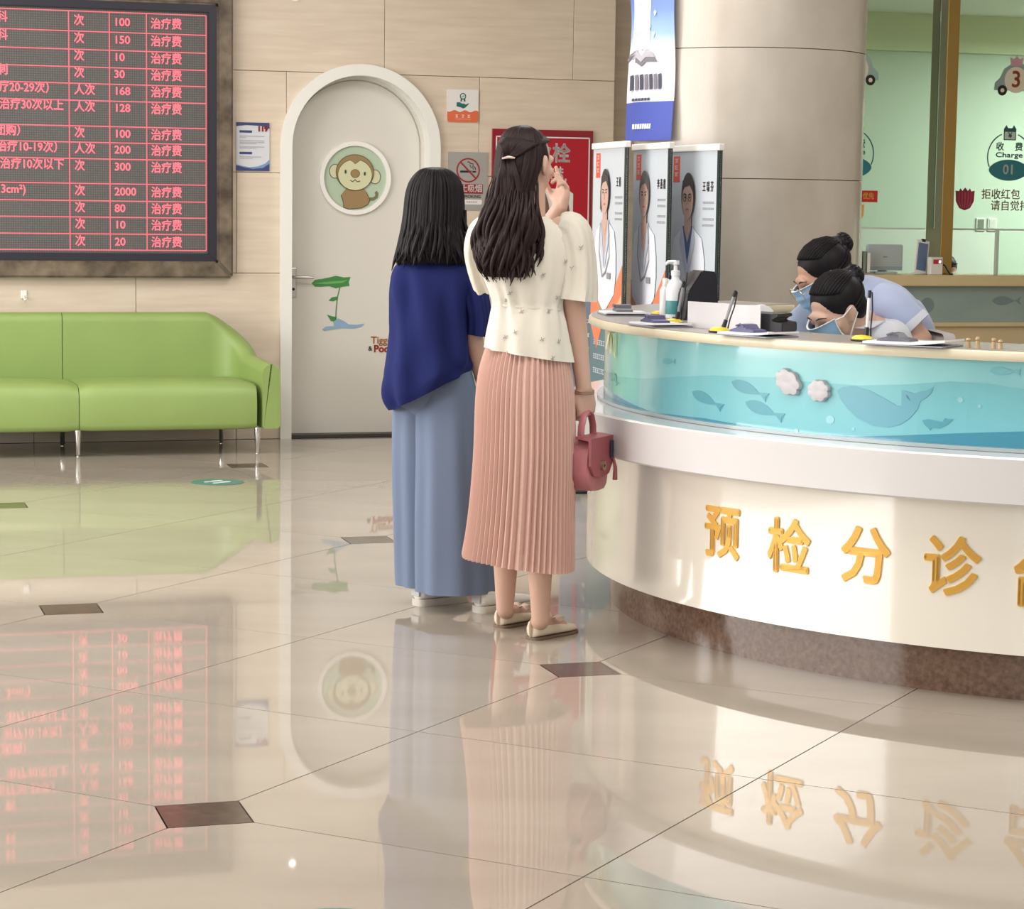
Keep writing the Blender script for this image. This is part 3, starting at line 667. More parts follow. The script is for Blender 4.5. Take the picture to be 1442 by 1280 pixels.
# information stand on castors
inf = empty('information_stand', tuple(at(828, 690, 11.75))[:2] + (0,), RAD(-8), 'low blue grey information stand on castors behind the women', 'stand')
ib = fin('panel', B(-.14, .10, -.015, .015, .07, .98, bev=.004), mat('info_blue', C(110, 122, 140), .4), inf)
fin('magenta_strip', B(-.07, -.05, -.017, -.0155, .5, .97), mat('info_magenta', C(160, 84, 112), .5), ib)
for k in range(6): scrib('text_line', -.03, .09, .85 - k * .07, .022, -.0158, stw, ib)
fin('base_bar', B(-.16, .12, -.03, .03, .05, .07, bev=.005), black, inf)
for x, y_ in ((-.13, -.12), (.09, -.12), (-.13, .12), (.09, .12)):
    fin('base_arm', B(x - .012, x + .012, min(0, y_), max(0, y_), .045, .06), black, inf)
    bm = bmesh.new(); ringp(bm, y_, .024, .008, .024, x - .012, x + .012, 18); o = fin('castor', bm, black, inf, True); o.matrix_local = Matrix(((0, 1, 0, 0), (1, 0, 0, 0), (0, 0, 1, 0), (0, 0, 0, 1)))
    bm = bmesh.new(); ringp(bm, y_, .024, 0.0, .008, x - .014, x + .014, 12); o2 = fin('hub', bm, chrome, o, True)

# ================================================================== CHARGE WINDOWS
CS0, CS1 = 3.78, 9.7
sc_ = wempty('service_counter', 5.1, 0, 0, 'cream service counter with grey green sea panel under the charge windows', 'counter')
ccream = mat('counter_cream', C(226, 206, 160), .25, var=.03); X = lambda s: s - 5.1
fin('worktop', B(X(CS0), X(CS1), -.14, .35, .937, 1.01, bev=.008), ccream, sc_)
gp = fin('print_panel', B(X(CS0), X(CS1), -.06, .2, .70, .937), mat('sea_panel_grey', C(146, 168, 166), .12, col2=C(164, 182, 178), vscale=(2, 2, 5)), sc_)
fin('ledge', B(X(CS0), X(CS1), -.11, .2, .672, .70, bev=.006), ccream, sc_)
fin('front_panel', B(X(CS0), X(CS1), -.07, .2, .0, .672), mat('counter_front', C(226, 204, 164), .3), sc_)
def fishpts(cx, cz, L, h, flip=1, n=10):
    up = [(cx + flip * (-L / 2 + L * .78 * i / n), cz + h / 2 * sin(pi * (i / n) ** .8)) for i in range(n + 1)]
    dn = [(cx + flip * (-L / 2 + L * .78 * i / n), cz - h / 2 * sin(pi * (i / n) ** .8)) for i in range(n, -1, -1)]
    tail = [(cx + flip * L * .5, cz + h * .5), (cx + flip * L * .42, cz), (cx + flip * L * .5, cz - h * .5)]
    return up + tail + dn[:-1]
sf = mat('sea_grey_fish', C(128, 150, 152), .2)
flat('fish_print', fishpts(X(5.05), .84, .22, .06), -.0602, sf, gp); flat('wave_print', [(X(5.3), .70), (X(6.6), .70), (X(6.6), .83), (X(6.1), .88), (X(5.7), .78), (X(5.5), .72)], -.0602, sf, gp); flat('ball_print', disc(X(4.47), .81, .05), -.0602, sf, gp)
win = struct(empty('window_1', wpt(5.1, 0, 1.01), WPHI), 'glazed charge windows behind the reception desk')
gpan = glass_mat('window_glass', (.93, .985, .95, 1))
fin('glass_pane', B(X(3.75), X(4.57), .07, .078, .30, 2.4), gpan, win); pane = fin('glass_pane', B(X(4.66), X(7.2), .07, .078, .30, 2.4), gpan, win); fin('glass_pane', B(X(7.285), X(9.7), .07, .078, .30, 2.4), gpan, win); fin('gold_post', B(X(7.2), X(7.285), -.02, .19, 0, 2.4, bev=.003), mat('gold_metal', C(176, 148, 88), .32, .75), win)
fin('glass_pane', B(X(5.03), X(7.2), .07, .078, 0.0, .285), gpan, win)
fin('glass_edge', B(X(4.66), X(9.7), .066, .082, .290, .302), mat('glass_edge', C(206, 222, 212), .2), win); fin('glass_edge', B(X(3.75), X(4.5), .066, .082, .290, .302), MATS['glass_edge'], win); fin('glass_edge', B(X(5.025), X(5.045), .062, .086, 0, .29), MATS['glass_edge'], win)
post = fin('gold_post', B(X(4.575), X(4.66), -.02, .19, 0, 2.4, bev=.003), mat('gold_metal', C(176, 148, 88), .32, .75), win)
fin('steel_face', B(X(4.571), X(4.5755), -.018, .19, 0, 2.4), mat('steel_brown', C(150, 136, 112), .3, .7), post); fin('seam_line', B(X(4.570), X(4.5715), .085, .09, .3, 2.4), black, post)
struct(fin('wall_header', B(X(3.75), X(9.7), -.0, .2, 3.41, CEIL), ceil_m, None)).matrix_world = Matrix.Translation(wpt(5.1, 0, 0)) @ Matrix.Rotation(WPHI, 4, 'Z')
# room behind the glass
mint = mat('mint_wall', C(206, 222, 204), .6)
def wbox(name, *a, m=None, label=None):
    o = fin(name, B(*a), m); wplace(o, 0, 0, 0); return struct(o, label)
wbox('wall_charge_room', 2.4, 9.8, 2.4, 2.5, 0, 3.42, m=mint, label='pale mint wall of the charge office')
wbox('wall_charge_side', 3.62, 3.70, .5, 2.4, 0, 3.42, m=mint, label='mint side wall of the charge office'); wbox('ceiling_charge_room', 3.7, 9.7, .2, 2.4, 2.9, 2.96, m=ceil_m, label='white ceiling of the charge office')
wbox('trim_1', 3.7, 9.8, 2.32, 2.4, 2.62, 2.9, m=mat('bulkhead', C(214, 222, 188), .6), label='pale bulkhead under the charge office ceiling'); wbox('wall_charge_end', 9.7, 9.8, .2, 2.4, 0, 3.42, m=mint, label='mint end wall of the charge office')
dl = wempty('office_downlight', 4.42, -1.4, 2.87, 'small bright downlight in the charge office ceiling', 'downlight')
bm = bmesh.new(); lathe(bm, [(.09, 0), (.09, .03)], 24); fin('lens', bm, lampm, dl); bm = bmesh.new(); ringp(bm, 0, 0, .09, .11, -.03, .005, 28); o = fin('trim_ring', bm, white, dl); o.rotation_euler = (pi / 2, 0, 0)
# wall switches
for k, (x, y, cc) in enumerate(((1386, 315, C(120, 140, 118)), (1402, 316, C(220, 226, 216)))):
    sw = wempty('wall_switch', [6.16, 6.26][k], -2.4, 1.27, ['small dark green control panel on the charge office wall', 'white wall switch beside a dark green control panel'][k], 'switch')
    fin('plate', B(-.04, .04, -.012, 0, 0, .1, bev=.004), white, sw); fin('face', B(-.028, .024, -.016, -.012, .02, .09, bev=.002), mat('switch%d' % k, cc, .4), sw)
# decals on the glass
teal = mat('decal_teal', C(46, 126, 138), .4); tealg = mat('decal_teal_light', C(76, 152, 160), .4); tdark = mat('decal_line', C(50, 92, 98), .4)
def charge_decal(cx, num, lab):
    e = wempty('charge_decal', cx, -.0685, 1.55, lab, 'decal', 'round charge decals on the glass')
    bm = bmesh.new(); ringp(bm, 0, .235, .155, .163, -.001, 0, 40, RAD(112), RAD(205)); fin('ring_line', bm, tdark, e); bm = bmesh.new(); ringp(bm, 0, .235, .155, .163, -.001, 0, 40, RAD(-25), RAD(68)); fin('ring_line', bm, tdark, e)
    flat('teal_field', [(.148 * cos(t), .15 + .068 * abs(sin(t)) ** 1.2 * (1 if sin(t) > 0 else -1.05)) for t in [2 * pi * i / 40 for i in range(40)]], 0, teal, e)
    cal = flat('calendar', rrect(-.046, .046, .345, .425, .006), 0, tdark, e); flat('calendar_face', rect(-.040, .040, .351, .4), -.0013, mat('decal_pale', C(200, 224, 206), .5), cal)
    for sx in (-1, 1): flat('calendar_ear', [(sx * .015, .424), (sx * .042, .424), (sx * .028, .445)], 0, tdark, cal)
    text('yen_text', '¥', .05, 0, .375, -.0026, tdark, cal, .001)
    text('text', '收', .06, -.07, .30, 0, tdark, e, .0015); text('text', '费', .06, .07, .30, 0, sgreen, e, .0015); text('text', 'Charge', .046, 0, .247, 0, tdark, e, .0015, xs=1.5)
    text('number_text', num, .09, 0, .15, -.0015, mat('decal_white', C(226, 238, 232), .4), e, .0015)
    return e
charge_decal(5.10, '01', 'round teal Charge 01 decal above red tulip on the glass'); charge_decal(3.955, '01', 'round teal charge decal on glass above the red strip beside the pillar')
def car(cx, z, num, m, hat, lab):
    e = wempty('number_decal', cx, -.0685, z, lab, 'decal', 'car shaped number decals')
    flat('car_body', [(-.16, .02), (-.155, .07), (-.12, .10), (-.09, .16), (-.03, .2), (.04, .2), (.09, .17), (.12, .1), (.155, .07), (.16, .02)], 0, m, e)
    flat('round_field', disc(0, .09, .085), -.0013, mat('decal_cream', C(236, 226, 206), .5), e); text('number_text', num, .15, 0, .09, -.0026, mat('decal_orange', C(218, 132, 92), .5), e, .003)
    flat('crown', [(-.04, .18), (-.05, .24), (-.02, .225), (0, .25), (.02, .225), (.05, .24), (.04, .18)], -.0013, hat, e)
    for sx in (-1, 1): flat('wheel', disc(sx * .1, .02, .034), -.0026, sblk, e); flat('wheel_hub', disc(sx * .1, .02, .014), -.0039, MATS['decal_cream'], e)
car(3.975, 2.24, '2', mat('decal_grey_blue', C(162, 190, 186), .5), mat('decal_yellow', C(232, 186, 84), .5), 'car shaped number 2 decal with yellow crown on the glass')
car(5.13, 2.20, '3', mat('decal_grey', C(150, 172, 168), .5), mat('decal_pink', C(206, 160, 170), .5), 'car shaped number 3 decal with pink crown on the glass')
def tulip(cx, z, m, m2, lab):
    e = wempty('flower_decal', cx, -.0685, z, lab, 'decal')
    bd = flat('petals', [(0, 0), (.04, .015), (.066, .06), (.07, .13), (.045, .125), (.035, .145), (.02, .128), (0, .15), (-.02, .128), (-.035, .145), (-.045, .125), (-.07, .13), (-.066, .06), (-.04, .015)], 0, m, e)
    for k in range(-2, 3): flat('stripe', stroke([(k * .022, .12), (k * .022, .06), (k * .012, .015)], .006), -.0013, m2, bd)
tulip(4.785, 1.43, mat('tulip_red', C(170, 44, 74), .5), mat('tulip_dark', C(196, 92, 110), .5), 'red striped tulip decal on the glass right of the gold post'); tulip(3.99, 1.33, mat('tulip_orange', C(232, 176, 92), .5), mat('tulip_pale', C(240, 204, 140), .5), 'orange striped tulip decal on the glass below red strip')
e = wempty('glass_lettering', 5.16, -.0685, 1.44, 'brown courtesy lettering on the glass beside the red tulip', 'lettering'); tb = mat('lettering_brown', C(178, 118, 100), .5)
text('text', '拒收红包', .072, -.255, .095, 0, tb, e, .0008, align='LEFT'); text('text', '欢迎监督', .072, .06, .095, 0, tb, e, .0008, align='LEFT'); text('text', '请自觉排队', .072, -.185, .02, 0, tb, e, .0008, align='LEFT')
e = wempty('red_strip_sign', 3.98, -.066, 1.475, 'red strip notice with yellow lettering on glass beside the pillar', 'sign'); rb = fin('strip', B(-.17, .17, -.003, 0, 0, .075), mat('strip_red', C(206, 40, 44), .4), e); [text('text', a_, .045, x_, .037, -.0033, mat('strip_yellow', C(240, 200, 90), .5), rb, .001, xs=.9) for a_, x_ in (('军人', -.105), ('(家人)', 0), ('优先', .105))]
# things on the service counter
def cpos(x, y): # point on the worktop
    return atz(x, y, 1.011)
mo = wempty('monitor', 4.27, -.2, 1.01, 'grey monitor seen from behind on the cream charge counter', 'monitor'); mgrey = mat('monitor_grey', C(190, 200, 204), .4)
fin('screen_shell', B(-.13, .13, -.03, .0, .02, .19, bev=.008), mgrey, mo); fin('base', B(-.08, .08, -.06, .06, 0, .012, bev=.004), mgrey, mo); fin('neck', B(-.03, .03, -.0, .02, .01, .1), mgrey, mo); fin('logo', B(-.015, .015, -.032, -.03, .105, .112), grey, mo); fin('lower_lip', B(-.125, .125, -.034, -.03, .02, .045), mat('monitor_lip', C(160, 178, 184), .4), mo)
fl = wempty('file_rack', 4.07, -.18, 1.01, 'grey green file rack with upright folders beside the grey monitor', 'rack')
for k in range(4): fin('folder', B(-.05 + k * .03, -.03 + k * .03, -.08, .1, .008, .17 - .012 * k), [MATS['poster_teal'], offw, mat('folder_green', C(128, 146, 134), .5), white][k], fl)
fin('tray', B(-.06, .08, -.09, .11, 0, .008), grey, fl)
cd = wempty('card_stand', 4.45, -.02, 1.01, 'tilted blue and white card stand between monitor and white device', 'card stand'); cd.location.z += .005; o = fin('card', B(-.045, .045, -.006, .006, 0, .22, bev=.003), white, cd); o.rotation_euler = (RAD(-8), RAD(9), 0); fin('print', B(-.034, .034, -.009, -.0065, .02, .2), mat('card_blue', C(104, 124, 158), .4), o); fin('clip', B(-.012, .012, -.01, .01, .21, .228), black, o); fin('foot', B(-.04, .04, -.03, .06, 0, .006), white, cd)
cl = wempty('card_reader', 4.515, .06, 1.01, 'white card reader with red display on the counter by the gold post', 'card reader'); o = fin('case', B(-.045, .045, -.03, .02, 0, .115, bev=.006), white, cl); o2 = fin('display', B(-.026, .034, -.0325, -.0305, .07, .1), mat('reader_dark', C(90, 24, 36), .4, emit=C(150, 30, 40), estr=.6), o); fin('digit', B(.012, .028, -.0345, -.033, .076, .094), mat('reader_lit', (1, .9, .9, 1), .5, emit=(1, .8, .8, 1), estr=1.2), o2)
bm = bmesh.new(); tube(bm, [(.045, 0, .07), (.07, -.01, .06), (.085, -.02, .03), (.1, -.02, .006), (.13, 0, .005)], .006, 8); fin('cord', bm, black, cl, True)

# ================================================================== RECEPTION DESK
DC = Vector((2.24, 8.47, 0))
desk = empty('reception_desk', DC, 0, 'curved cream reception desk with gold lettering and teal sea panel', 'reception desk')
A0, A1 = RAD(132), RAD(345)
def arcring(bm, r0, r1, z0, z1, a0=A0, a1=A1, n=90, bev=0):
    """curved bar of rectangular (optionally rounded) section"""
    if bev: sec = [(r0 + bev, z0), (r1 - bev, z0), (r1, z0 + bev), (r1, z1 - bev), (r1 - bev, z1), (r0 + bev, z1), (r0, z1 - bev), (r0, z0 + bev)]
    else: sec = [(r0, z0), (r1, z0), (r1, z1), (r0, z1)]
    return loft(bm, [[(r * cos(a0 + (a1 - a0) * i / n), r * sin(a0 + (a1 - a0) * i / n), z) for r, z in sec] for i in range(n + 1)])
granite = mat('brown_granite', C(92, 70, 58), .12, col2=C(124, 100, 86), vscale=(60, 60, 60), detail=8)
creamg = mat('cream_gloss', C(230, 225, 214), .12, spec=.9, coat=1)
wband = mat('white_band', C(212, 210, 211), .16, coat=.3)
seabase = mat('sea_base', C(136, 202, 210), .2, col2=C(156, 216, 220), vscale=(2, 2, 1), coat=.9)
edge_m = mat('top_edge_cream', C(222, 212, 186), .3, var=.03, vscale=(20, 20, 20)); top_m = mat('top_grey', C(160, 154, 148), .3)
fin('plinth', arcring(bmesh.new(), 1.55, 1.87, 0, .15), granite, desk, True)
body_p = fin('body_panel', arcring(bmesh.new(), 1.6, 1.96, .15, .60), creamg, desk, True)
fin('shelf_band', arcring(bmesh.new(), 1.6, 2.06, .60, .74, bev=.006), wband, desk, 30)
sea = fin('sea_panel', arcring(bmesh.new(), 1.64, 1.905, .74, 1.008), seabase, desk, True)
fin('worktop_edge', arcring(bmesh.new(), 1.60, 1.965, 1.008, 1.037, bev=.004), edge_m, desk, True)
fin('worktop', arcring(bmesh.new(), 1.605, 1.955, 1.037, 1.040), top_m, desk, True)
fin('staff_desk', arcring(bmesh.new(), 1.33, 1.6, .70, .74, RAD(150), A1), edge_m, desk, True)
fin('glass_strip', arcring(bmesh.new(), 1.905, 1.93, .741, .752), mat('strip_grey', C(164, 176, 180), .15), desk, True)
def cyl(x, y, r):
    """angle and height where the sight line through photo point (x, y) meets the desk front of radius r"""
    d = _f + _r * ((x - 721) / F_PX) - _u * ((y - 640) / F_PX)
    ox, oy = CAM.x - DC.x, CAM.y - DC.y
    a = d.x ** 2 + d.y ** 2; b_ = 2 * (ox * d.x + oy * d.y); c = ox * ox + oy * oy - r * r
    t = (-b_ - sqrt(max(b_ * b_ - 4 * a * c, 0))) / (2 * a); p = CAM + d * t
    return (atan2(p.y - DC.y, p.x - DC.x) % (2 * pi), p.z)
def bend(bm, r, off):
    for v in bm.verts:
        a = v.co.x / r; rr = r + off - v.co.y; v.co = Vector((rr * cos(a), rr * sin(a), v.co.z))
def curved(name, pts, off, m, parent, r, t=.001):
    """flat outline of (angle, height) wrapped on the desk front"""
    bm = bmesh.new(); prism(bm, [(a * r, z) for a, z in pts], 0, t); bmesh.ops.triangulate(bm, faces=bm.faces)
    x0 = min(v.co.x for v in bm.verts); x1 = max(v.co.x for v in bm.verts); x = x0 + .06
    while x < x1:
        bmesh.ops.bisect_plane(bm, geom=bm.verts[:] + bm.edges[:] + bm.faces[:], plane_co=(x, 0, 0), plane_no=(1, 0, 0)); x += .06
    bend(bm, r, off); return fin(name, bm, m, parent)
# sea pictures
SR = 1.905
def sp(pts): return [cyl(820 + x / 2.318, 440 + y / 2.318, SR) for x, y in pts]
mwave = mat('sea_mid', C(122, 192, 202), .22, coat=.9); deep = mat('sea_deep', C(70, 146, 170), .22, coat=.9); fishm = mat('sea_fish', C(90, 162, 178), .22, coat=.9); fish2 = mat('sea_whale', C(106, 170, 188), .22, coat=.9)
def wave(name, line, zb, m, off):
    ln = sp(line); a_hi = RAD(340); ln = [(RAD(140), ln[0][1])] + ln + [(a_hi, ln[-1][1])]
    out = []
    for (a, z), (b_, z2) in zip(ln[:-1], ln[1:]):
        k = max(2, int(abs(b_ - a) / .02))
        for i in range(k): out.append((a + (b_ - a) * i / k, z + (z2 - z) * i / k))
    out.append(ln[-1])
    bm = bmesh.new(); top = []; bot = []; top2 = []
    for a, z in out:
        top.append(bm.verts.new(((SR + off) * cos(a), (SR + off) * sin(a), z))); bot.append(bm.verts.new(((SR + off) * cos(a), (SR + off) * sin(a), zb))); top2.append(bm.verts.new((SR * cos(a), SR * sin(a), z)))
    for i in range(len(out) - 1): bm.faces.new((bot[i], bot[i + 1], top[i + 1], top[i])); bm.faces.new((top[i], top[i + 1], top2[i + 1], top2[i]))
    return fin(name, bm, m, sea, recalc=False)
wave('wave_print', [(90, 205), (200, 216), (300, 210), (420, 205), (540, 210), (640, 212), (730, 225), (900, 238), (1050, 235), (1200, 225), (1320, 232), (1440, 250)], .742, mwave, .0006)
wave('deep_water_print', [(75, 232), (120, 275), (230, 325), (400, 345), (560, 373), (650, 385), (880, 405), (1000, 402), (1200, 395), (1300, 392), (1440, 388)], .742, deep, .0012)
def fish3(x0, y0, x1, y1, h, nm='fish_print', m=None):
    n = 12; dx, dy = x1 - x0, y1 - y0; L = sqrt(dx * dx + dy * dy); ux, uy = dx / L, dy / L; P = []
    for i in range(n + 1): t = i / n; P.append((t * .8 * L, h / 2 * sin(pi * t ** .75)))
    P += [(L, h * .42), (L * .95, 0), (L, -h * .42)]
    for i in range(n - 1, 0, -1): t = i / n; P.append((t * .8 * L, -h / 2 * sin(pi * t ** .75)))
    curved(nm, sp([(x0 + ux * a - uy * b_, y0 + uy * a + ux * b_) for a, b_ in P]), .0022, m or fishm, sea, SR)
fish3(360, 258, 458, 312, 34); fish3(488, 225, 606, 278, 38); fish3(534, 292, 657, 345, 40); fish3(92, 195, 118, 236, 22); fish3(262, 158, 304, 160, 20, m=mwave); fish3(1330, 190, 1430, 195, 26, m=mwave)
curved('whale_print', sp([(833, 255), (850, 243), (890, 240), (940, 255), (985, 280), (1025, 303), (1050, 305), (1075, 292), (1090, 275), (1055, 270), (1043, 253), (1065, 260), (1085, 265), (1100, 258), (1125, 255), (1146, 243), (1140, 262), (1120, 280), (1105, 287), (1095, 315), (1070, 345), (1040, 365), (1000, 375), (950, 368), (900, 345), (865, 312), (845, 285)]), .0022, fish2, sea, SR)
curved('small_whale_print', sp([(1110, 352), (1130, 348), (1160, 354), (1180, 358), (1188, 353), (1184, 344), (1196, 348), (1213, 347), (1200, 358), (1190, 368), (1165, 378), (1140, 376), (1136, 385), (1130, 377), (1118, 366)]), .0022, fishm, sea, SR)
for bx, by, br_ in ((1235, 285, 9), (1297, 306, 6), (810, 350, 14), (700, 385, 7), (885, 380, 5)): curved('bubble_print', sp([(bx + br_ * cos(2 * pi * i / 14), by + br_ * sin(2 * pi * i / 14)) for i in range(14)]), .0020, mat('sea_bubble', C(150, 206, 214), .22, coat=.9), sea, SR)
shellm = mat('shell_white', C(188, 186, 190), .4, var=.05, vscale=(40, 40, 40), bump=.1, bscale=(60, 60, 60))
def shell(cx, cy, rx, ry, tilt, lobes):
    a, z = cyl(cx, cy, SR + .002); x0 = a * SR; bm = bmesh.new(); n = 60; rings = []
    for k, (sc, y) in enumerate(((1.0, -.001), (1.02, .008), (.94, .016), (.6, .019), (.2, .017))):
        ring = []
        for i in range(n):
            t = 2 * pi * i / n; q = 1 + .17 * abs(sin(t * lobes / 2)) ** .8 - .10; u, v = rx * sc * q * cos(t), ry * sc * q * sin(t)
            ring.append((x0 + u * cos(tilt) - v * sin(tilt), -y, z + u * sin(tilt) + v * cos(tilt)))
        rings.append(ring)
    loft(bm, rings); bend(bm, SR, 0); return fin('shell_ornament', bm, shellm, sea, True)
shell(1112, 538, .05, .036, RAD(-28), 7); shell(1155, 550, .039, .033, 0, 8)
# gold letters
gold = mat('gold_letter', C(214, 164, 74), .35, .35); goldo = mat('letter_outline', C(240, 222, 176), .4)
for ch, px, py, hh in (('预', 1017, 750, .178), ('检', 1111, 769, .178), ('分', 1219, 782, .182), ('诊', 1341, 797, .186), ('台', 1466, 812, .19)):
    a, z = cyl(px, py, 1.96)
    for nm, bold, off, m in (('letter_outline', .0070, .0012, goldo), ('gold_letter', .0040, .0042, gold)):
        me = text_mesh(ch, hh, bold, .003, .95); bm = bmesh.new(); bm.from_mesh(me); bpy.data.meshes.remove(me)
        xs_ = [v.co.x for v in bm.verts]; zs_ = [v.co.z for v in bm.verts]; mx, mz = (min(xs_) + max(xs_)) / 2, (min(zs_) + max(zs_)) / 2
        for v in bm.verts: v.co = Vector((v.co.x - mx + a * 1.96, v.co.y + .0015, v.co.z - mz + z))
        bend(bm, 1.96, off); fin(nm, bm, m, body_p)

# ================================================================== THINGS ON THE DESK
ZT = 1.0405
def on(x, y):
    p = atz(x, y, ZT); d = p - DC; d.z = 0; r = d.length
    if not 1.65 < r < 1.92: p = DC + d / r * min(max(r, 1.65), 1.92); p.z = ZT
    return p, atan2(d.y, d.x) + pi / 2   # point and the tangent direction (left to right seen from the front)
paper = mat('paper_white', C(234, 234, 238), .6); purple = mat('clip_purple', C(78, 76, 116), .4); cgrey = mat('clip_grey', C(96, 96, 106), .4); bdm = mat('clipboard_clear', C(150, 154, 170), .2)
def clipboard(x, y, L, W_, cm, lab, rot=0, curl=.004, n=3):
    p, t = on(x, y); e = empty('clipboard', p, t + rot, lab, 'clipboard', 'clipboards on the reception desk')
    fin('board', B(-L / 2, L / 2, -W_ / 2, W_ / 2, 0, .004, bev=.0015, seg=1), bdm, e)
    bm = bmesh.new(); rs = []
    for i in range(11):
        u = -L / 2 + .004 + (L * 1.02 - .004) * i / 10; lift = .0045 + curl * max(0, (i - 5) / 5) ** 2
        rs.append([(u, -W_ / 2 + .006, lift), (u, W_ / 2 - .006, lift), (u, W_ / 2 - .006, lift + .006), (u, -W_ / 2 + .006, lift + .006)])
    loft(bm, rs); fin('papers', bm, paper, e)
    bm = bmesh.new(); prism(bm, [(-.055, .011), (.055, .011), (.05, .018), (.02, .022), (.008, .034), (-.012, .036), (-.022, .024), (-.05, .017)], -.03, .03); o = fin('clip', bm, cm, e); o.location = (-L * .18, 0, 0)
    bm = bmesh.new(); tube(bm, [(-.02, -.034, .03), (0, -.036, .036), (.016, -.034, .028)], .003, 6); fin('clip_wire', bm, cm, o, True)
clipboard(879, 443, .21, .17, cgrey, 'clipboard with white forms and dark grey clip at the rounded desk end', RAD(8))
clipboard(929, 459, .20, .15, purple, 'clipboard with purple clip beside the pump bottle', 0)
clipboard(1066, 473, .22, .15, purple, 'clipboard with purple clip in front of the white folded board', 0, .008)
clipboard(1284, 486, .26, .16, cgrey, 'clipboard with curled forms in front of the nurses', 0, .012)
yel = mat('pen_yellow', C(226, 204, 60), .35); penw = mat('pen_white', C(226, 226, 228), .3); pclear = mat('pen_clear', C(150, 150, 156), .2)
def deskpen(x, y, tx, ty, m, lab):
    p, t = on(x, y); e = empty('desk_pen', p, 0, lab, 'pen', 'pens in yellow holders on the reception desk')
    bm = bmesh.new(); lathe(bm, [(.034, 0), (.036, .003), (.034, .006)], 22); fin('base_rim', bm, black, e, True)
    bm = bmesh.new(); lathe(bm, [(.033, .006), (.031, .011), (.022, .016), (.008, .018)], 22); fin('base', bm, yel, e, True)
    q = at(tx, ty, p.y) - p; d = q.normalized(); L = q.length; s_ = Vector((.012, 0, .012))
    bm = bmesh.new(); tube(bm, [s_, s_ + d * .03], [.008, .0065], 10); fin('socket', bm, black, e, True)
    bm = bmesh.new(); tube(bm, [s_ + d * .028, s_ + d * (L * .8), s_ + d * L], [.0045, .005, .0042], 10); b_ = fin('pen', bm, m, e, True)
    bm = bmesh.new(); tube(bm, [s_ + d * (L * .86), s_ + d * (L + .004)], [.0055, .005], 10); fin('cap', bm, black, b_, True)
    bm = bmesh.new(); tube(bm, [s_ + d * L, s_ + d * (L * .96) + Vector((.008, 0, .003)), s_ + d * (L * .6) + Vector((.013, 0, 0)), s_ + d * (L * .25) + Vector((.012, 0, 0)), s_ + Vector((.014, 0, -.003))], .0022, 6); fin('cord', bm, black, e, True)
deskpen(930, 444, 939, 390, penw, 'white pen in yellow holder next to the slim white bottle')
deskpen(948, 456, 958, 402, pclear, 'clear pen in yellow holder in front of the pump bottle')
deskpen(1013, 468, 1030, 416, pclear, 'clear pen in yellow holder in front of the folded white board')
deskpen(1214, 480, 1219, 416, penw, 'white pen in yellow holder in front of the nurses')
# bottles
bw = mat('bottle_white', C(232, 234, 238), .3); blab = mat('bottle_label', C(60, 136, 138), .4)
p, t = on(950, 448); e = empty('pump_bottle', p, RAD(20), 'white pump bottle with teal label on the reception desk', 'bottle')
bb = fin('bottle', lathe(bmesh.new(), [(.030, 0), (.033, .006), (.033, .10), (.03, .118), (.02, .134), (.014, .14), (.014, .152)], 24), bw, e, True)
fin('label', lathe(bmesh.new(), [(.0335, .015), (.0338, .016), (.0338, .062), (.0335, .063)], 24), blab, bb, True)
bm = bmesh.new(); lathe(bm, [(.016, .152), (.016, .17), (.007, .172), (.007, .19), (.013, .192), (.013, .206)], 16); pp = fin('pump', bm, bw, e, True)
bm = bmesh.new(); tube(bm, [(0, 0, .20), (-.03, 0, .20), (-.04, 0, .192)], [.008, .007, .005], 8); fin('spout', bm, bw, pp, True)
p, t = on(938, 447); p = p + Vector((0, .09, 0)); e = empty('slim_bottle', p, 0, 'slim white bottle beside the taller pump bottle', 'bottle')
fin('bottle', lathe(bmesh.new(), [(.017, 0), (.019, .004), (.019, .095), (.012, .108), (.009, .11)], 20), bw, e, True); fin('cap', lathe(bmesh.new(), [(.0105, .11), (.0105, .135), (.008, .138)], 16), white, e, True)
# black payment terminal
p, t = on(986, 452); p = p + Vector((.02, .13, 0)); e = empty('payment_terminal', p, t + RAD(6), 'black payment terminal behind the folded white board', 'terminal')
bm = bmesh.new(); rs = []
for x in (-.055, .055): rs.append([(x, -.06, 0), (x, .07, 0), (x, .055, .17), (x, .0, .175), (x, -.05, .10)])
loft(bm, rs); bmesh.ops.bevel(bm, geom=bm.edges[:], offset=.006, segments=2, affect='EDGES'); bd = fin('case', bm, mat('terminal_black', C(34, 34, 42), .35), e)
fin('side_slot', B(-.012, .0, -.058, -.055, .02, .16), black, bd).rotation_euler = (RAD(-8), 0, 0); fin('label', B(-.012, .01, -.0655, -.062, .02, .045), mat('terminal_label', C(130, 130, 140), .4), bd); fin('foot', B(-.06, .06, -.07, .08, -.0, .006), black, e)
# folded white board
p, t = on(1022, 467); p0 = atz(968, 460, ZT); p1 = atz(1030, 466, ZT) + Vector((0, .0, 0)); p2 = atz(1070, 468.5, ZT)
e = empty('folded_board', p, 0, 'blank white folded board standing on the reception desk', 'board')
for a, b_ in ((p0, p1), (p1, p2)):
    d = (b_ - a); bm = bmesh.new(); n_ = Vector((-d.y, d.x, 0)).normalized() * .003
    rs = [[a - p, a - p + n_, a - p + n_ + Vector((0, 0, .085)), a - p + Vector((0, 0, .085))], [b_ - p, b_ - p + n_, b_ - p + n_ + Vector((0, 0, .088)), b_ - p + Vector((0, 0, .088))]]
    loft(bm, rs); fin('leaf', bm, mat('board_white', C(222, 220, 224), .4), e)
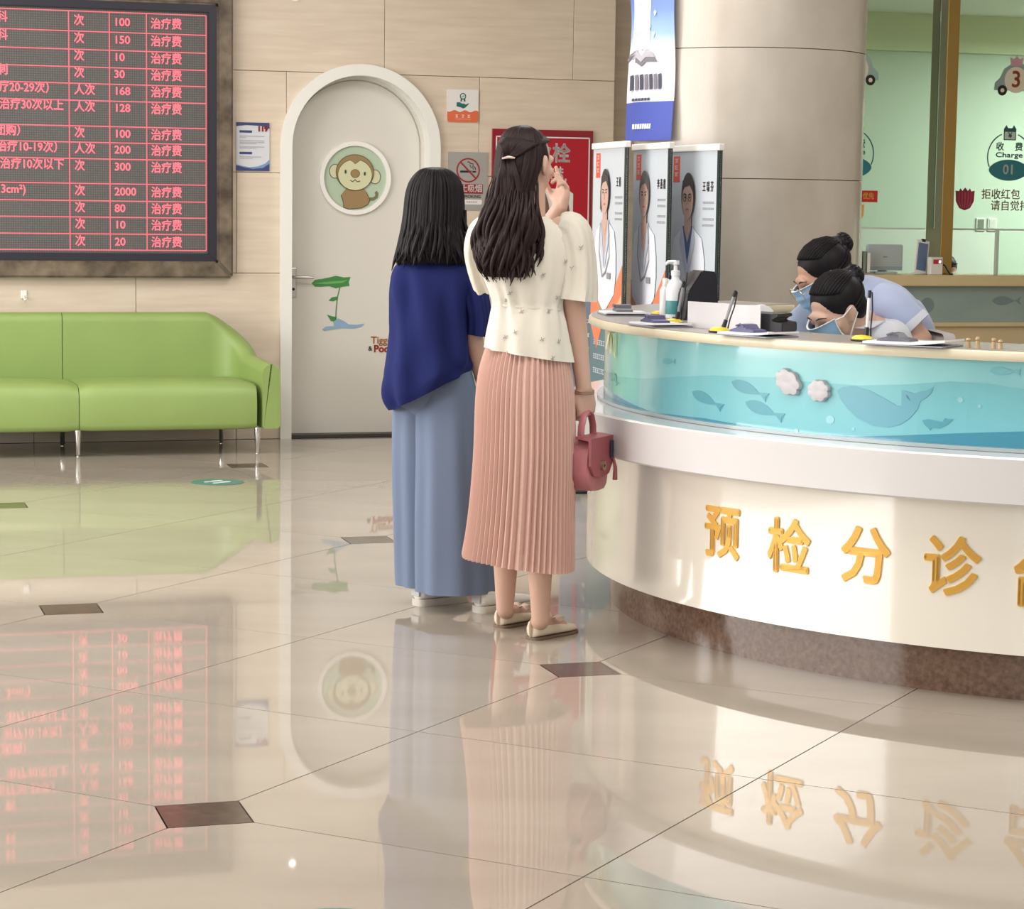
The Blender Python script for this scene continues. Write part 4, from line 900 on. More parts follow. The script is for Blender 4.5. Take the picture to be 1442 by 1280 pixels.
# black printer
p = atz(1090, 470, ZT) + Vector((.01, .13, 0)); e = empty('receipt_printer', p, RAD(-30), 'small black receipt printer right of the folded white board', 'printer')
bm = bmesh.new(); prism(bm, [(-.07, 0), (.06, 0), (.06, .032), (.02, .034), (.02, .044), (.044, .05), (.044, .058), (-.07, .062)], -.06, .06); bmesh.ops.bevel(bm, geom=bm.edges[:], offset=.003, segments=2, affect='EDGES'); fin('case', bm, mat('printer_black', C(46, 46, 50), .4), e); fin('paper_slot', B(.021, .045, -.05, .05, .0582, .060), black, e)
p = p + Vector((-.02, .15, 0)); e = empty('paper_roll', p, 0, 'white paper roll behind the black receipt printer', 'paper roll'); bm = bmesh.new(); ringp(bm, 0, .04, .010, .04, -.03, .03, 28); fin('roll', bm, paper, e, True); fin('core', ringp(bmesh.new(), 0, .04, .006, .010, -.031, .031, 18), grey, e, True)
# ribbon under the rounded end
rp_ = DC + Vector((1.93 * cos(RAD(190)), 1.93 * sin(RAD(190)), .90)); e = empty('ribbon', rp_, RAD(10), 'pale yellow ribbon tied under the rounded desk end', 'ribbon'); rbm = mat('ribbon_yellow', C(226, 222, 176), .5)
for k, dx in enumerate((-.012, .0, .014)):
    bm = bmesh.new(); tube(bm, [(0, 0, .107), (dx * .6, -.006, .08), (dx, -.004, .05 - .014 * k), (dx * 1.3, -.006, .035 - .014 * k)], [.006, .010, .010, .004], 8, .35); fin('tail', bm, rbm, e, True)
bm = bmesh.new(); tube(bm, [(-.016, 0, .098), (0, -.004, .104), (.016, 0, .098)], [.006, .009, .006], 8); fin('knot', bm, rbm, e, True)
# wooden pegs
peg = mat('peg_wood', C(186, 160, 120), .5)
for k, (x, y, h_) in enumerate(((1362, 490, .028), (1373, 491, .032), (1399, 491, .03), (1407, 492, .026))):
    p, t = on(x, y); e = empty('wooden_peg', p, t, 'tiny wooden peg on the desk top near the curled forms', 'peg', 'tiny wooden pegs on the desk')
    fin('stem', lathe(bmesh.new(), [(.008, 0), (.007, .004), (.006, h_ * .7)], 12), peg, e, True); fin('head', lathe(bmesh.new(), [(.004, h_ * .68), (.0075, h_ * .8), (.006, h_), (.002, h_ * 1.04)], 12), peg, e, True)
# grey office chair behind the desk
e = empty('office_chair', (1.275, 8.04, 0), RAD(-88), 'grey office chair under the seated masked nurse', 'chair'); chg = mat('chair_grey', C(168, 160, 160), .7)
bm = bmesh.new(); box(bm, -.2, .2, .17, .23, .56, 1.02, bev=.05, seg=4); fin('backrest', bm, chg, e, True); bm = bmesh.new(); box(bm, -.23, .23, -.22, .2, .43, .5, bev=.03, seg=3); fin('seat', bm, chg, e, True)
bm = bmesh.new(); tube(bm, [(0, .22, .6), (0, .24, .45), (0, .1, .42)], .02, 10); fin('back_stem', bm, black, e, True); bm = bmesh.new(); tube(bm, [(0, 0, .06), (0, 0, .43)], [.03, .025], 14); fin('gas_lift', bm, black, e, True)
for k in range(5):
    a = 2 * pi * k / 5; bm = bmesh.new(); tube(bm, [(0, 0, .09), (.26 * cos(a), .26 * sin(a), .07)], [.025, .016], 8); fin('base_arm', bm, black, e, True)
    bm = bmesh.new(); box(bm, -.02, .02, -.02, .02, 0, .06, bev=.012); o = fin('castor', bm, black, e, True); o.location = (.26 * cos(a), .26 * sin(a), 0)

# ================================================================== PEOPLE
skin = mat('skin', C(206, 168, 150), .5, var=.03, vscale=(9, 9, 9)); skin_d = mat('skin_warm', C(192, 150, 130), .5, var=.03, vscale=(9, 9, 9))
hair_b = mat('hair_black', C(22, 18, 22), .5, spec=.22, var=.25, vscale=(60, 60, 6)); hair_br = mat('hair_brown', C(36, 22, 22), .5, spec=.25, var=.3, vscale=(60, 60, 6))
def ico(M, sub=3):
    return ('i', M, sub)
def ell(c, r, M=None, rot=None):
    m = Matrix.Translation(Vector(c)) @ (rot.to_4x4() if rot is not None else Matrix()) @ Matrix.Diagonal((r[0], r[1], r[2], 1))
    return ('i', (M @ m) if M is not None else m, 3)
def caps(pts, rad, M=None):
    pts = [Vector(p) for p in pts]
    if M is not None: pts = [M @ p for p in pts]
    return [('c', a, b_, r0, r1) for a, b_, r0, r1 in zip(pts[:-1], pts[1:], rad[:-1], rad[1:])]
def capsule(bm, a, b_, r0, r1, n=14, k=5):
    d = b_ - a; L = d.length
    if L < 1e-6: d = Vector((0, 0, 1)); L = 1e-6
    d = d / L; u = d.orthogonal().normalized(); v = d.cross(u); rings = []
    for i in range(k): t = -pi / 2 + (pi / 2) * (i + .35) / k; rings.append((a + d * (r0 * sin(t)), r0 * cos(t)))
    rings.append((a, r0)); rings.append((b_, r1))
    for i in range(1, k): t = (pi / 2) * (i + .0) / k; rings.append((b_ + d * (r1 * sin(t)), r1 * cos(t)))
    loft(bm, [[c + (u * cos(2 * pi * j / n) + v * sin(2 * pi * j / n)) * r for j in range(n)] for c, r in rings])
def organic(name, prims, m, parent, voxel=.006, it=3, origin=None):
    """overlapping rounded volumes fused into one continuous surface"""
    bm = bmesh.new()
    for p in prims:
        if p[0] == 'i':
            r = bmesh.ops.create_icosphere(bm, subdivisions=p[2], radius=1); bmesh.ops.transform(bm, matrix=p[1], verts=r['verts'])
        else: capsule(bm, *p[1:])
    bmesh.ops.recalc_face_normals(bm, faces=bm.faces)
    me = bpy.data.meshes.new('o'); bm.to_mesh(me); bm.free(); o = bpy.data.objects.new('o', me); COL.objects.link(o)
    rm = o.modifiers.new('r', 'REMESH'); rm.mode = 'VOXEL'; rm.voxel_size = voxel; rm.use_smooth_shade = True
    sm = o.modifiers.new('s', 'SMOOTH'); sm.factor = .5; sm.iterations = it
    dg = bpy.context.evaluated_depsgraph_get(); dg.update(); me2 = bpy.data.meshes.new_from_object(o.evaluated_get(dg)); bpy.data.objects.remove(o); bpy.data.meshes.remove(me)
    if origin is not None:
        for v in me2.vertices: v.co -= origin
    for q in me2.polygons: q.use_smooth = True
    me2.materials.clear(); me2.materials.append(m)
    return link(bpy.data.objects.new(name, me2), parent)
def head_prims(M):
    """local: +y face, z up, origin at the head centre"""
    P = [ell((0, -.018, .028), (.074, .088, .080), M), ell((0, .018, -.02), (.064, .070, .088), M), ell((0, .048, -.078), (.036, .034, .030), M), ell((0, .035, -.055), (.052, .045, .045), M),
         ell((0, .076, .022), (.048, .014, .02), M), ell((0, .082, -.04), (.024, .016, .02), M)]
    P += caps([(0, .082, .012), (0, .098, -.02)], [.008, .012], M) + [ell((-.012, .086, -.026), (.009, .009, .007), M), ell((.012, .086, -.026), (.009, .009, .007), M)]
    P += caps([(-.017, .087, -.051), (.017, .087, -.051)], [.006, .006], M) + caps([(-.014, .086, -.060), (.014, .086, -.060)], [.006, .006], M)
    for s_ in (-1, 1):
        P += [ell((s_ * .046, .05, -.022), (.02, .022, .018), M)]
        R_ = Matrix.Rotation(s_ * .35, 3, 'Z')
        P += [ell((s_ * .074, -.008, -.006), (.010, .020, .032), M, R_), ell((s_ * .073, .0, -.032), (.007, .010, .012), M)]
    return P
def face_bits(person, M, origin):
    """lowered eyes: lids, lash line and brows"""
    bw_ = mat('brow', C(44, 34, 32), .7); T = Matrix.Translation(-origin) @ M
    for s_ in (-1, 1):
        bm = bmesh.new(); bmesh.ops.create_uvsphere(bm, u_segments=16, v_segments=12, radius=1); bmesh.ops.transform(bm, matrix=T @ Matrix.Translation((s_ * .031, .072, .002)) @ Matrix.Diagonal((.0145, .011, .0105, 1)), verts=bm.verts); fin('eyelid', bm, skin, person, True)
        bm = bmesh.new(); tube(bm, [T @ Vector(p) for p in ((s_ * .018, .079, -.003), (s_ * .031, .0835, -.006), (s_ * .045, .077, -.003))], [.0008, .0018, .0010], 6); fin('eyelashes', bm, bw_, person, True)
        bm = bmesh.new(); tube(bm, [T @ Vector(p) for p in ((s_ * .012, .088, .024), (s_ * .03, .087, .031), (s_ * .05, .072, .024))], [.003, .0042, .0018], 8, .5); fin('eyebrow', bm, bw_, person, True)
def frame(o, y_dir, z_hint):
    """matrix with +y along y_dir"""
    y = Vector(y_dir).normalized(); z = Vector(z_hint); z = (z - y * z.dot(y)).normalized(); x = y.cross(z)
    return Matrix(((x.x, y.x, z.x, o[0]), (x.y, y.y, z.y, o[1]), (x.z, y.z, z.z, o[2]), (0, 0, 0, 1)))
def hand_prims(M, side, curls=(50, 55, 60, 62), thumb=25, s=1.0, spread=1.0):
    """local: wrist at origin, fingers along +y, palm towards -z, thumb on the side*x edge"""
    P = []
    M = M @ Matrix.Scale(s, 4)
    for i, x in enumerate((.027, .009, -.009, -.026)):
        P += caps([(side * x * .62, .004, 0), (side * x, .045, .0), (side * x, .082 - .004 * abs(i - 1), 0)], [.017, .0145, .0105], M)
    P += [ell((side * .024, .028, -.010), (.016, .026, .012), M), ell((-side * .02, .03, -.008), (.013, .028, .011), M)]
    for i, (x, L) in enumerate(((.028, .070), (.0095, .078), (-.0095, .072), (-.028, .057))):
        a = 0; p = Vector((side * x, .082 - .004 * abs(i - 1), 0)); pts = [p.copy()]; yaw = -side * (x / .028) * .06 * spread * side
        for k, (f_, g) in enumerate(((.46, .8), (.30, 1.1), (.24, .7))):
            a += RAD(curls[i]) * g; d = Vector((sin(side * x * 2.2 * spread), cos(a), -sin(a))).normalized(); p = p + d * (L * f_); pts.append(p.copy())
        P += caps(pts, [.0095, .0088, .0080, .0070], M)
    t0 = Vector((side * .024, .016, -.004)); t1 = t0 + Vector((side * .024, .026, -.012)); t2 = t1 + Vector((side * .010, .026, -.010 - .012 * thumb / 25)); t3 = t2 + Vector((side * -.002, .022, -.008 - .012 * thumb / 25))
    P += caps([t0, t1, t2, t3], [.014, .0115, .0098, .0080], M)
    return P
def garment(name, rings, m, parent, n=72, fold=None, cap0=True, hem=.03, origin=None, smooth=60):
    """rings: (centre, rx, ry, tilt_x) from top to bottom; fold(theta, v) -> radial factor"""
    O = origin or Vector((0, 0, 0))
    def P(v, th):
        k = v * (len(rings) - 1); i = min(int(k), len(rings) - 2); f_ = k - i
        def cr(q):
            g = lambda j: q(rings[min(max(j, 0), len(rings) - 1)])
            a, b_, c_, d_ = g(i - 1), g(i), g(i + 1), g(i + 2)
            return b_ + (c_ - a) * (.5 * f_) + (a * 2 - b_ * 5 + c_ * 4 - d_) * (.5 * f_ * f_) + ((b_ - c_) * 3 + d_ - a) * (.5 * f_ ** 3)
        c = cr(lambda r: Vector(r[0])); rx = cr(lambda r: r[1]); ry = cr(lambda r: r[2]); tl = cr(lambda r: r[3] if len(r) > 3 else 0.0)
        q = fold(th, v) if fold else 1.0
        x, y = cos(th), sin(th); e = .86; x = math.copysign(abs(x) ** e, x); y = math.copysign(abs(y) ** e, y)
        return c + Vector((rx * q * x, ry * q * y, tl * x)) - O
    bm = bmesh.new(); R_ = []; nv = max(24, (len(rings) - 1) * 7)
    for j in range(nv + 1): R_.append([P(j / nv, 2 * pi * i / n) for i in range(n)])
    if hem:
        last = R_[-1]; c = sum(last, Vector()) / n
        R_.append([c + (p - c) * .975 for p in last]); R_.append([c + (p - c) * .965 + Vector((0, 0, hem)) for p in last])
    loft(bm, R_, cap0=cap0, cap1=False)
    o = fin(name, bm, m, parent, smooth); return o, P
def sweep(name, path, rx, ry, m, parent, n=40, fold=None, ref=(0, 1, 0), origin=None, hem=True, cap0=False, sub=5):
    O = origin or Vector((0, 0, 0)); path = [Vector(p) for p in path]; K = len(path); pts = []; rr = []
    for i in range(K - 1):
        for q in range(sub):
            f_ = q / sub; g = lambda L, j: L[min(max(j, 0), K - 1)]
            def cr(L):
                a, b_, c_, d_ = g(L, i - 1), g(L, i), g(L, i + 1), g(L, i + 2)
                return b_ + (c_ - a) * (.5 * f_) + (a * 2 - b_ * 5 + c_ * 4 - d_) * (.5 * f_ * f_) + ((b_ - c_) * 3 + d_ - a) * (.5 * f_ ** 3)
            pts.append(cr(path)); rr.append((cr(rx), cr(ry)))
    pts.append(path[-1]); rr.append((rx[-1], ry[-1])); R_ = []; up = Vector(ref); N = len(pts)
    for i, p in enumerate(pts):
        t = (pts[min(i + 1, N - 1)] - pts[max(i - 1, 0)]).normalized(); a = (up - t * up.dot(t)).normalized(); b_ = t.cross(a)
        R_.append([p - O + (b_ * (rr[i][0] * cos(2 * pi * j / n)) + a * (rr[i][1] * sin(2 * pi * j / n))) * (fold(2 * pi * j / n, i / (N - 1)) if fold else 1) for j in range(n)])
    if hem:
        last = R_[-1]; c = sum(last, Vector()) / n; bk = (pts[-2] - pts[-1]).normalized() * .025
        R_.append([c + (p - c) * .95 for p in last]); R_.append([c + (p - c) * .92 + bk for p in last])
    bm = bmesh.new(); loft(bm, R_, cap0=cap0, cap1=not hem); return fin(name, bm, m, parent, 60)
def hair_mass(name, env, m, parent, origin, nl, rad=.009, wave=0, wfreq=6, front=RAD(60), seed=1, core=.9, curl=.0, frag=1.0, endz=.03, yaw=0, gap=0, vo=.22):
    """env: rings (centre, rx, ry) top to bottom. Locks run down the envelope; a gap faces the face (+y turned by yaw)."""
    rnd = random.Random(seed); K = len(env)
    def E_(v, th, q=1.0):
        k = min(max(v, 0), 1) * (K - 1); i = min(int(k), K - 2); f_ = k - i
        g = lambda j: env[min(max(j, 0), K - 1)]
        def cr(w_):
            a, b_, c_, d_ = w_(g(i - 1)), w_(g(i)), w_(g(i + 1)), w_(g(i + 2))
            return b_ + (c_ - a) * (.5 * f_) + (a * 2 - b_ * 5 + c_ * 4 - d_) * (.5 * f_ * f_) + ((b_ - c_) * 3 + d_ - a) * (.5 * f_ ** 3)
        c = cr(lambda r: Vector(r[0])); return c + Vector((cr(lambda r: r[1]) * q * cos(th), cr(lambda r: r[2]) * q * sin(th), 0))
    bm = bmesh.new(); n = 64; R_ = []; f0 = pi / 2 + yaw
    for j in range(41):
        v = j / 40 * .95
        row = []
        for i in range(n):
            th = 2 * pi * i / n; da = abs((th - f0 + pi) % (2 * pi) - pi); q = core * (1 + .02 * sin(i * 5 + j * .2))
            v_ = .21 if da < RAD(62) else vo
            if da < front + gap and v > v_: q *= 1 - .5 * min(1, (front + gap - da) / .25) * min(1, (v - v_) / .06)
            row.append(E_(v, th, q) - origin)
        R_.append(row)
    loft(bm, R_)
    for k in range(nl):
        th = f0 + front + .05 + (2 * pi - 2 * front - .1) * (k + rnd.uniform(-.5, .5)) / nl
        ve = 1 - rnd.random() ** 2 * endz * 4 - rnd.random() * endz; q = rnd.uniform(.93, 1.03); ph = int(th * 11) * 2.3 + rnd.uniform(-.45, .45); r0 = rad * rnd.uniform(.6, 1.25); pts = []; rr = []; S = 26
        drift = rnd.uniform(-.12, .12)
        for s_ in range(S + 1):
            t = s_ / S; v = t * ve; amp = wave * max(0, (v - .35) / .65) ** 1.1
            p = E_(v, th + drift * t + amp * 4 * sin(wfreq * 2 * pi * v + ph) , q + amp * cos(wfreq * 2 * pi * v + ph) * 1.2)
            if curl and v > .8: p.z += curl * ((v - .8) / .2) ** 2 * rnd.uniform(.6, 1)
            pts.append(p - origin); rr.append(r0 * (min(1, .35 + t * 4)) * (1 if t < .75 else max(.12, 1 - ((t - .75) / .25) ** 1.6)))
        tube(bm, pts, rr, 6)
    return fin(name, bm, m, parent, 180)
def blob(bm, c, r, rot=None, sub=2):
    q = bmesh.ops.create_icosphere(bm, subdivisions=sub, radius=1); bmesh.ops.transform(bm, matrix=Matrix.Translation(Vector(c)) @ (rot.to_4x4() if rot is not None else Matrix()) @ Matrix.Diagonal((r[0], r[1], r[2], 1)), verts=q['verts'])
    return bm
def shoe_shell(name, heel, yaw, L, Wd, H, m, parent, origin, open_top=True, sole=None, sole_h=.012):
    """shoe pointing along yaw (0 = +y, turned clockwise); heel on the floor"""
    R_ = Matrix.Rotation(-yaw, 3, 'Z'); rs = []; hl = Vector(heel)
    prof = [(0.0, .30, .86), (.02, .62, 1.0), (.08, .80, 1.0), (.22, .86, .88), (.38, .88, .74), (.55, .96, .62), (.72, 1.0, .50), (.86, .92, .42), (.95, .70, .36), (1.0, .34, .26)]
    for t, w_, h_ in prof:
        ring = []
        for j in range(16):
            a = 2 * pi * j / 16; x = Wd / 2 * w_ * math.copysign(abs(cos(a)) ** .7, cos(a)); z = sole_h + (H * h_) * (.5 + .5 * math.copysign(abs(sin(a)) ** .7, sin(a)))
            ring.append(hl + R_ @ Vector((x * (1 if sin(a) < .2 else .86), t * L, z)) - origin)
        rs.append(ring)
    sh = fin(name, loft(bmesh.new(), rs), m, parent, 60)
    rs = []
    for t, w_, h_ in prof:
        ring = []
        for x, z in ((-.5, 0), (.5, 0), (.53, sole_h * .5), (.5, sole_h * 1.15), (-.5, sole_h * 1.15), (-.53, sole_h * .5)): ring.append(hl + R_ @ Vector((x * Wd * w_ * 1.02, -.003 + t * (L + .006), z)) - origin)
        rs.append(ring)
    fin('sole', loft(bmesh.new(), rs), sole or m, sh, 50); return sh, R_

# ---------------------------------------------------------------- woman in the cream blouse and pink skirt
YB_ = 7.6
b = lambda x, y, d=0.0: at(x, y, YB_ + d)
OB = Vector((b(735, 600).x, YB_, 0))
pB = empty('person', OB, 0, 'woman in cream blouse and pink pleated skirt holding a pink bag', 'person')
HB = frame(b(744, 230, .005), (sin(RAD(37)), cos(RAD(37)), -.10), (0, 0, 1))
P = head_prims(HB) + caps([b(748, 262), b(745, 318, -.01)], [.047, .055])
P += [ell(b(742, 345), (.145, .085, .09)), ell(b(742, 400), (.115, .085, .16)), ell(b(740, 505), (.105, .08, .10))]
for hx, kx, ax, ay, dd_ in ((722, 714, 711, 856, .10), (756, 760, 761, 872, -.04)):
    P += caps([b(hx, 510), b(kx, 680, dd_ * .4), b(kx + (ax - kx) * .4, 760, dd_ * .8 - .02), b(ax, ay, dd_)], [.085, .055, .048, .030])
P += caps([b(790, 325), b(809, 435, 0), b(822, 548, .02)], [.048, .038, .026])
P += caps([b(690, 325), b(712, 415, .18), b(762, 335, .22), b(789, 291, .15)], [.045, .038, .034, .026])
P += hand_prims(frame(b(823, 550, .02), (.10, .1, -1), (.55, -.85, 0)), 1, (70, 74, 76, 74), 30, .98)
P += hand_prims(frame(b(789, 293, .15), (.12, -.02, 1), (.85, .5, 0)), 1, (12, 40, 52, 56), 10, .92)
HF = [(b(703, 886), RAD(40)), (b(749, 902), RAD(40))]
heelB = []
for (x, y, dd_) in ((702, 884, .08), (748, 901, -.06)):
    h_ = atz(x, y, 0); heelB.append(h_); d = Vector((sin(RAD(40)), cos(RAD(40)), 0)); P += caps([h_ + d * .035 + Vector((0, 0, .05)), h_ + d * .16 + Vector((0, 0, .028))], [.028, .022])
for (h_, (ax, ay, dd_)) in zip(heelB, ((711, 856, .10), (761, 872, -.04))): P += caps([b(ax, ay, dd_), h_ + Vector((.025, .03, .05))], [.030, .030])
organic('body', P, skin, pB, .0055, 3, OB)
# hair: half-up, long loose waves
c_ = lambda x, y, d=0.0: b(x, y, d)
env = [(c_(739, 177.5, .0), .012, .015), (c_(739, 184, .0), .052, .06), (c_(739, 200, 0), .078, .086), (c_(738.5, 225, .0), .0895, .098), (c_(733, 250, -.01), .082, .098), (c_(727, 275, -.03), .080, .080), (c_(722, 300, -.05), .088, .070), (c_(717, 330, -.07), .105, .062), (c_(716, 355, -.08), .106, .06), (c_(716, 378, -.08), .094, .055), (c_(717, 399, -.08), .064, .04)]
hairB = hair_mass('hair', env, hair_br, pB, OB, 340, .0060, .05, 3.2, RAD(103), 3, .92, 0, yaw=RAD(-37), endz=.09, vo=.31)
bm = bmesh.new()
for k in range(26):   # strands swept back to the clip
    a = RAD(-70 + 140 * k / 25); s0 = c_(739, 200, 0) + Vector((sin(a) * .084, .03 * cos(a) - .02, .045 * cos(a) - .012)); e0 = c_(716, 222, -.102)
    midp = (s0 + e0) / 2 + Vector((sin(a) * .012, -.045, .012)); tube(bm, [s0 - OB, (s0 * .6 + midp * .4) - OB + Vector((0, -.008, 0)), midp - OB, e0 - OB + Vector((random.uniform(-.012, .012), 0, random.uniform(-.004, .004)))], [.004, .007, .008, .006], 6)
for k in range(16):
    s0 = c_(716, 224, -.108) + Vector((random.uniform(-.02, .02), 0, 0)); x = random.uniform(-.05, .05); tube(bm, [s0 - OB, s0 - OB + Vector((x * .4, -.006, -.06)), s0 - OB + Vector((x * .8, .0, -.16)), s0 - OB + Vector((x + .015 * sin(k), .01, -.27))], [.006, .009, .008, .003], 6)
fin('tied_hair', bm, hair_br, hairB, 180)
bm = bmesh.new(); rw = random.Random(21)
for k in range(44):
    u = -1 + 2 * (k + rw.uniform(-.3, .3)) / 43; x0 = 727 + u * 30; xe = 716 + u * 45; ye = 398 - 26 * abs(u) ** 1.6 + rw.uniform(-14, 6); ph = rw.uniform(0, 6.28); pts = []; rr = []; back = -.085 - .062 * sqrt(max(0, 1 - u * u)) + rw.uniform(-.006, .004)
    for i in range(23):
        t = i / 22; yy = 246 + (ye - 246) * t; xx = x0 + (xe - x0) * min(1, t * 1.5) ** .8; am = 7.5 * t ** 1.2
        pts.append(c_(xx + am * sin(9.5 * t + ph), yy + 1.5 * sin(9.5 * t + ph + 1), back + .065 * max(0, 1 - t * 2.4) + .02 * (t - .4) + .014 * t * cos(9.5 * t + ph)) - OB); rr.append(.0085 * min(1, .02 + 1.8 * t) * (1 if t < .8 else max(.15, 1 - ((t - .8) / .2) ** 1.5)))
    tube(bm, pts, rr, 7)
fin('wavy_locks', bm, hair_br, hairB, 180)
cb = c_(716, 222.5, -.115) - OB; bm = bmesh.new(); tube(bm, [cb + Vector((-.02, 0, -.002)), cb + Vector((0, -.007, .003)), cb + Vector((.02, 0, 0))], [.003, .005, .003], 8); fin('hair_clip', bm, mat('clip_pearl', C(214, 190, 180), .25, .4), hairB, True)
# blouse
blm = mat('blouse_cream', C(220, 214, 202), .8, spec=.15, bump=.15, bscale=(60, 60, 10))
def bfold(th, v):
    f_ = .022 * sin(th * 12 + 2 * sin(v * 5)) * min(1, max(0, v - .15) * 4)
    if .42 < v < .86: f_ += .045 * sin(th * 15 + .8 * sin(th * 3)) * (1 - abs(v - .64) / .22)
    if v > .66: f_ += .06 * sin(th * 9 + 1.5 * sin(v * 5)) * (v - .66) * 2.4
    return 1 + f_ + .008 * sin(th * 5 + v * 9)
br_ = [(b(744, 303), .052, .05), (b(742, 311), .09, .062, .0), (b(741, 320), .135, .078, -.005), (b(740, 345), .148, .098, -.005), (b(740, 380), .143, .105, -.005), (b(742, 415), .122, .100, -.006), (b(743, 430), .116, .097, -.008), (b(744, 448), .124, .108, -.012), (b(744, 475), .137, .122, -.018), (b(745, 499), .145, .13, -.022)]
blouse, BP = garment('blouse', br_, blm, pB, 96, bfold, True, .02, OB)
wb = b(743, 431); bm = bmesh.new(); n = 72; rs = []
for z, q in ((.004, 1.0), (.002, 1.006), (-.002, 1.006), (-.004, 1.0)): rs.append([wb - OB + Vector((.1165 * q * math.copysign(abs(cos(t)) ** .86, cos(t)), .0975 * q * math.copysign(abs(sin(t)) ** .86, sin(t)), z - .008 * cos(t))) for t in [2 * pi * i / n for i in range(n)]])
fin('waist_seam', loft(bm, rs, False, False), blm, blouse, 60)
def sfold(th, v): return 1 + .10 * sin(th * 5 + .6 + v) * (.3 + v * .7) + .05 * sin(th * 11 + 2 * v) * (.3 + v)
sweep('sleeve', [b(786, 318), b(803, 326), b(812, 362), b(813, 400), b(811, 422)], [.04, .062, .058, .060, .062], [.05, .068, .072, .074, .076], blm, blouse, 48, sfold, origin=OB, cap0=True)
sweep('sleeve', [b(698, 318), b(682, 326), b(675, 350, .04), b(680, 378, .1), b(686, 396, .14)], [.04, .05, .05, .052, .052], [.05, .06, .065, .065, .065], blm, blouse, 48, sfold, origin=OB, cap0=True)
sprig = mat('sprig_grey', C(158, 150, 148), .6)
for k, (th, v) in enumerate(((290, .46), (318, .56), (236, .62), (300, .70), (262, .72), (255, .86), (285, .88), (312, .88), (238, .90), (296, .98), (325, .40), (247, .55))):
    p = BP(v, RAD(th)); q = BP(v, RAD(th) + .05); d = (q - p).normalized(); nn = d.cross(Vector((0, 0, 1))).normalized(); up = Vector((0, 0, 1)); bm = bmesh.new()
    for a0, L in ((RAD(40), .013), (RAD(100), .010), (RAD(200), .008), (RAD(330), .007)):
        dr = d * cos(a0) + up * sin(a0); s_ = p + nn * .004; tube(bm, [s_, s_ + dr * L * .5, s_ + dr * L], [.0009, .0015, .0005], 5)
    fin('sprig', bm, sprig, blouse)
for k, (x, y, d) in enumerate(((818, 349, -.075), (805, 378, -.08))):
    p = b(x, y, d) - OB; bm = bmesh.new()
    for a0, L in ((RAD(50), .013), (RAD(140), .010), (RAD(250), .008)): tube(bm, [p, p + Vector((cos(a0), -.0, sin(a0))) * L * .5, p + Vector((cos(a0), 0, sin(a0))) * L], [.0009, .0015, .0005], 5)
    fin('sprig', bm, sprig, blouse)
# pleated skirt with lining
skm = mat('skirt_pink', C(214, 176, 164), .8, spec=.15, trans=.10, var=.03, vscale=(30, 30, .5)); lim = mat('lining_pink', C(192, 150, 142), .8)
NP = 58
def pleat(th, v):
    k = (th * NP / (2 * pi)) % 1; tri = abs(k - .45) / (.45 if k < .45 else .55)
    return 1 + (.5 - tri) * (.062 + .05 * v) + (.02 * sin(th * 7 + 1) + .012 * sin(th * 3 + 4 * v)) * max(0, v - .25) * 1.6
skr = [(b(743, 482), .125, .105, -.01), (b(742, 500), .138, .118, -.01), (b(740, 530), .152, .13, -.01), (b(739, 570), .160, .14, -.01), (b(738, 640), .164, .148, -.012), (b(735, 705), .168, .152, -.016), (b(732, 755), .174, .158, -.02), (b(729, 792), .180, .165, -.024)]
skirt, _ = garment('pleated_skirt', skr, skm, pB, NP * 8, pleat, True, 0, OB, 35)
lnr = [(c, rx * .93, ry * .93) for c, rx, ry, _t in skr[:6]]; garment('skirt_lining', lnr, lim, skirt, 64, None, True, .02, OB)
# flat shoes
shm = mat('shoe_cream', C(222, 208, 188), .4); shs = mat('shoe_sole', C(120, 100, 82), .6)
for h_ in heelB:
    sh, R_ = shoe_shell('shoe', h_, RAD(40), .225, .078, .056, shm, pB, OB, sole=shs, sole_h=.008)
    bc = h_ - OB + R_ @ Vector((.012, .10, .062)); bm = bmesh.new()
    for s_ in (-1, 1): tube(bm, [bc, bc + R_ @ Vector((s_ * .014, .004, .008)), bc + R_ @ Vector((s_ * .032, .0, .004)), bc + R_ @ Vector((s_ * .04, -.004, -.006))], [.005, .012, .014, .006], 8, .5)
    fin('bow', bm, mat('bow_beige', C(196, 172, 152), .5), sh, True)
    bm = bmesh.new(); tube(bm, [h_ - OB + R_ @ Vector((0, -.002, .010)), h_ - OB + R_ @ Vector((0, -.004, .05)), h_ - OB + R_ @ Vector((0, .002, .070))], [.008, .009, .006], 8, .4, ref=(cos(RAD(40)), -sin(RAD(40)), 0)); fin('heel_tab', bm, shm, sh, True)
wr = b(823, 553, .02) - OB; bm = bmesh.new()
for dz in (0, .007):
    pts = [wr + Vector((.032 * cos(t), .030 * sin(t), dz + .004 * sin(t))) for t in [2 * pi * i / 20 for i in range(21)]]; tube(bm, pts, .0018, 6)
fin('bracelet', bm, mat('bracelet_metal', C(168, 140, 120), .3, .7), pB, True)
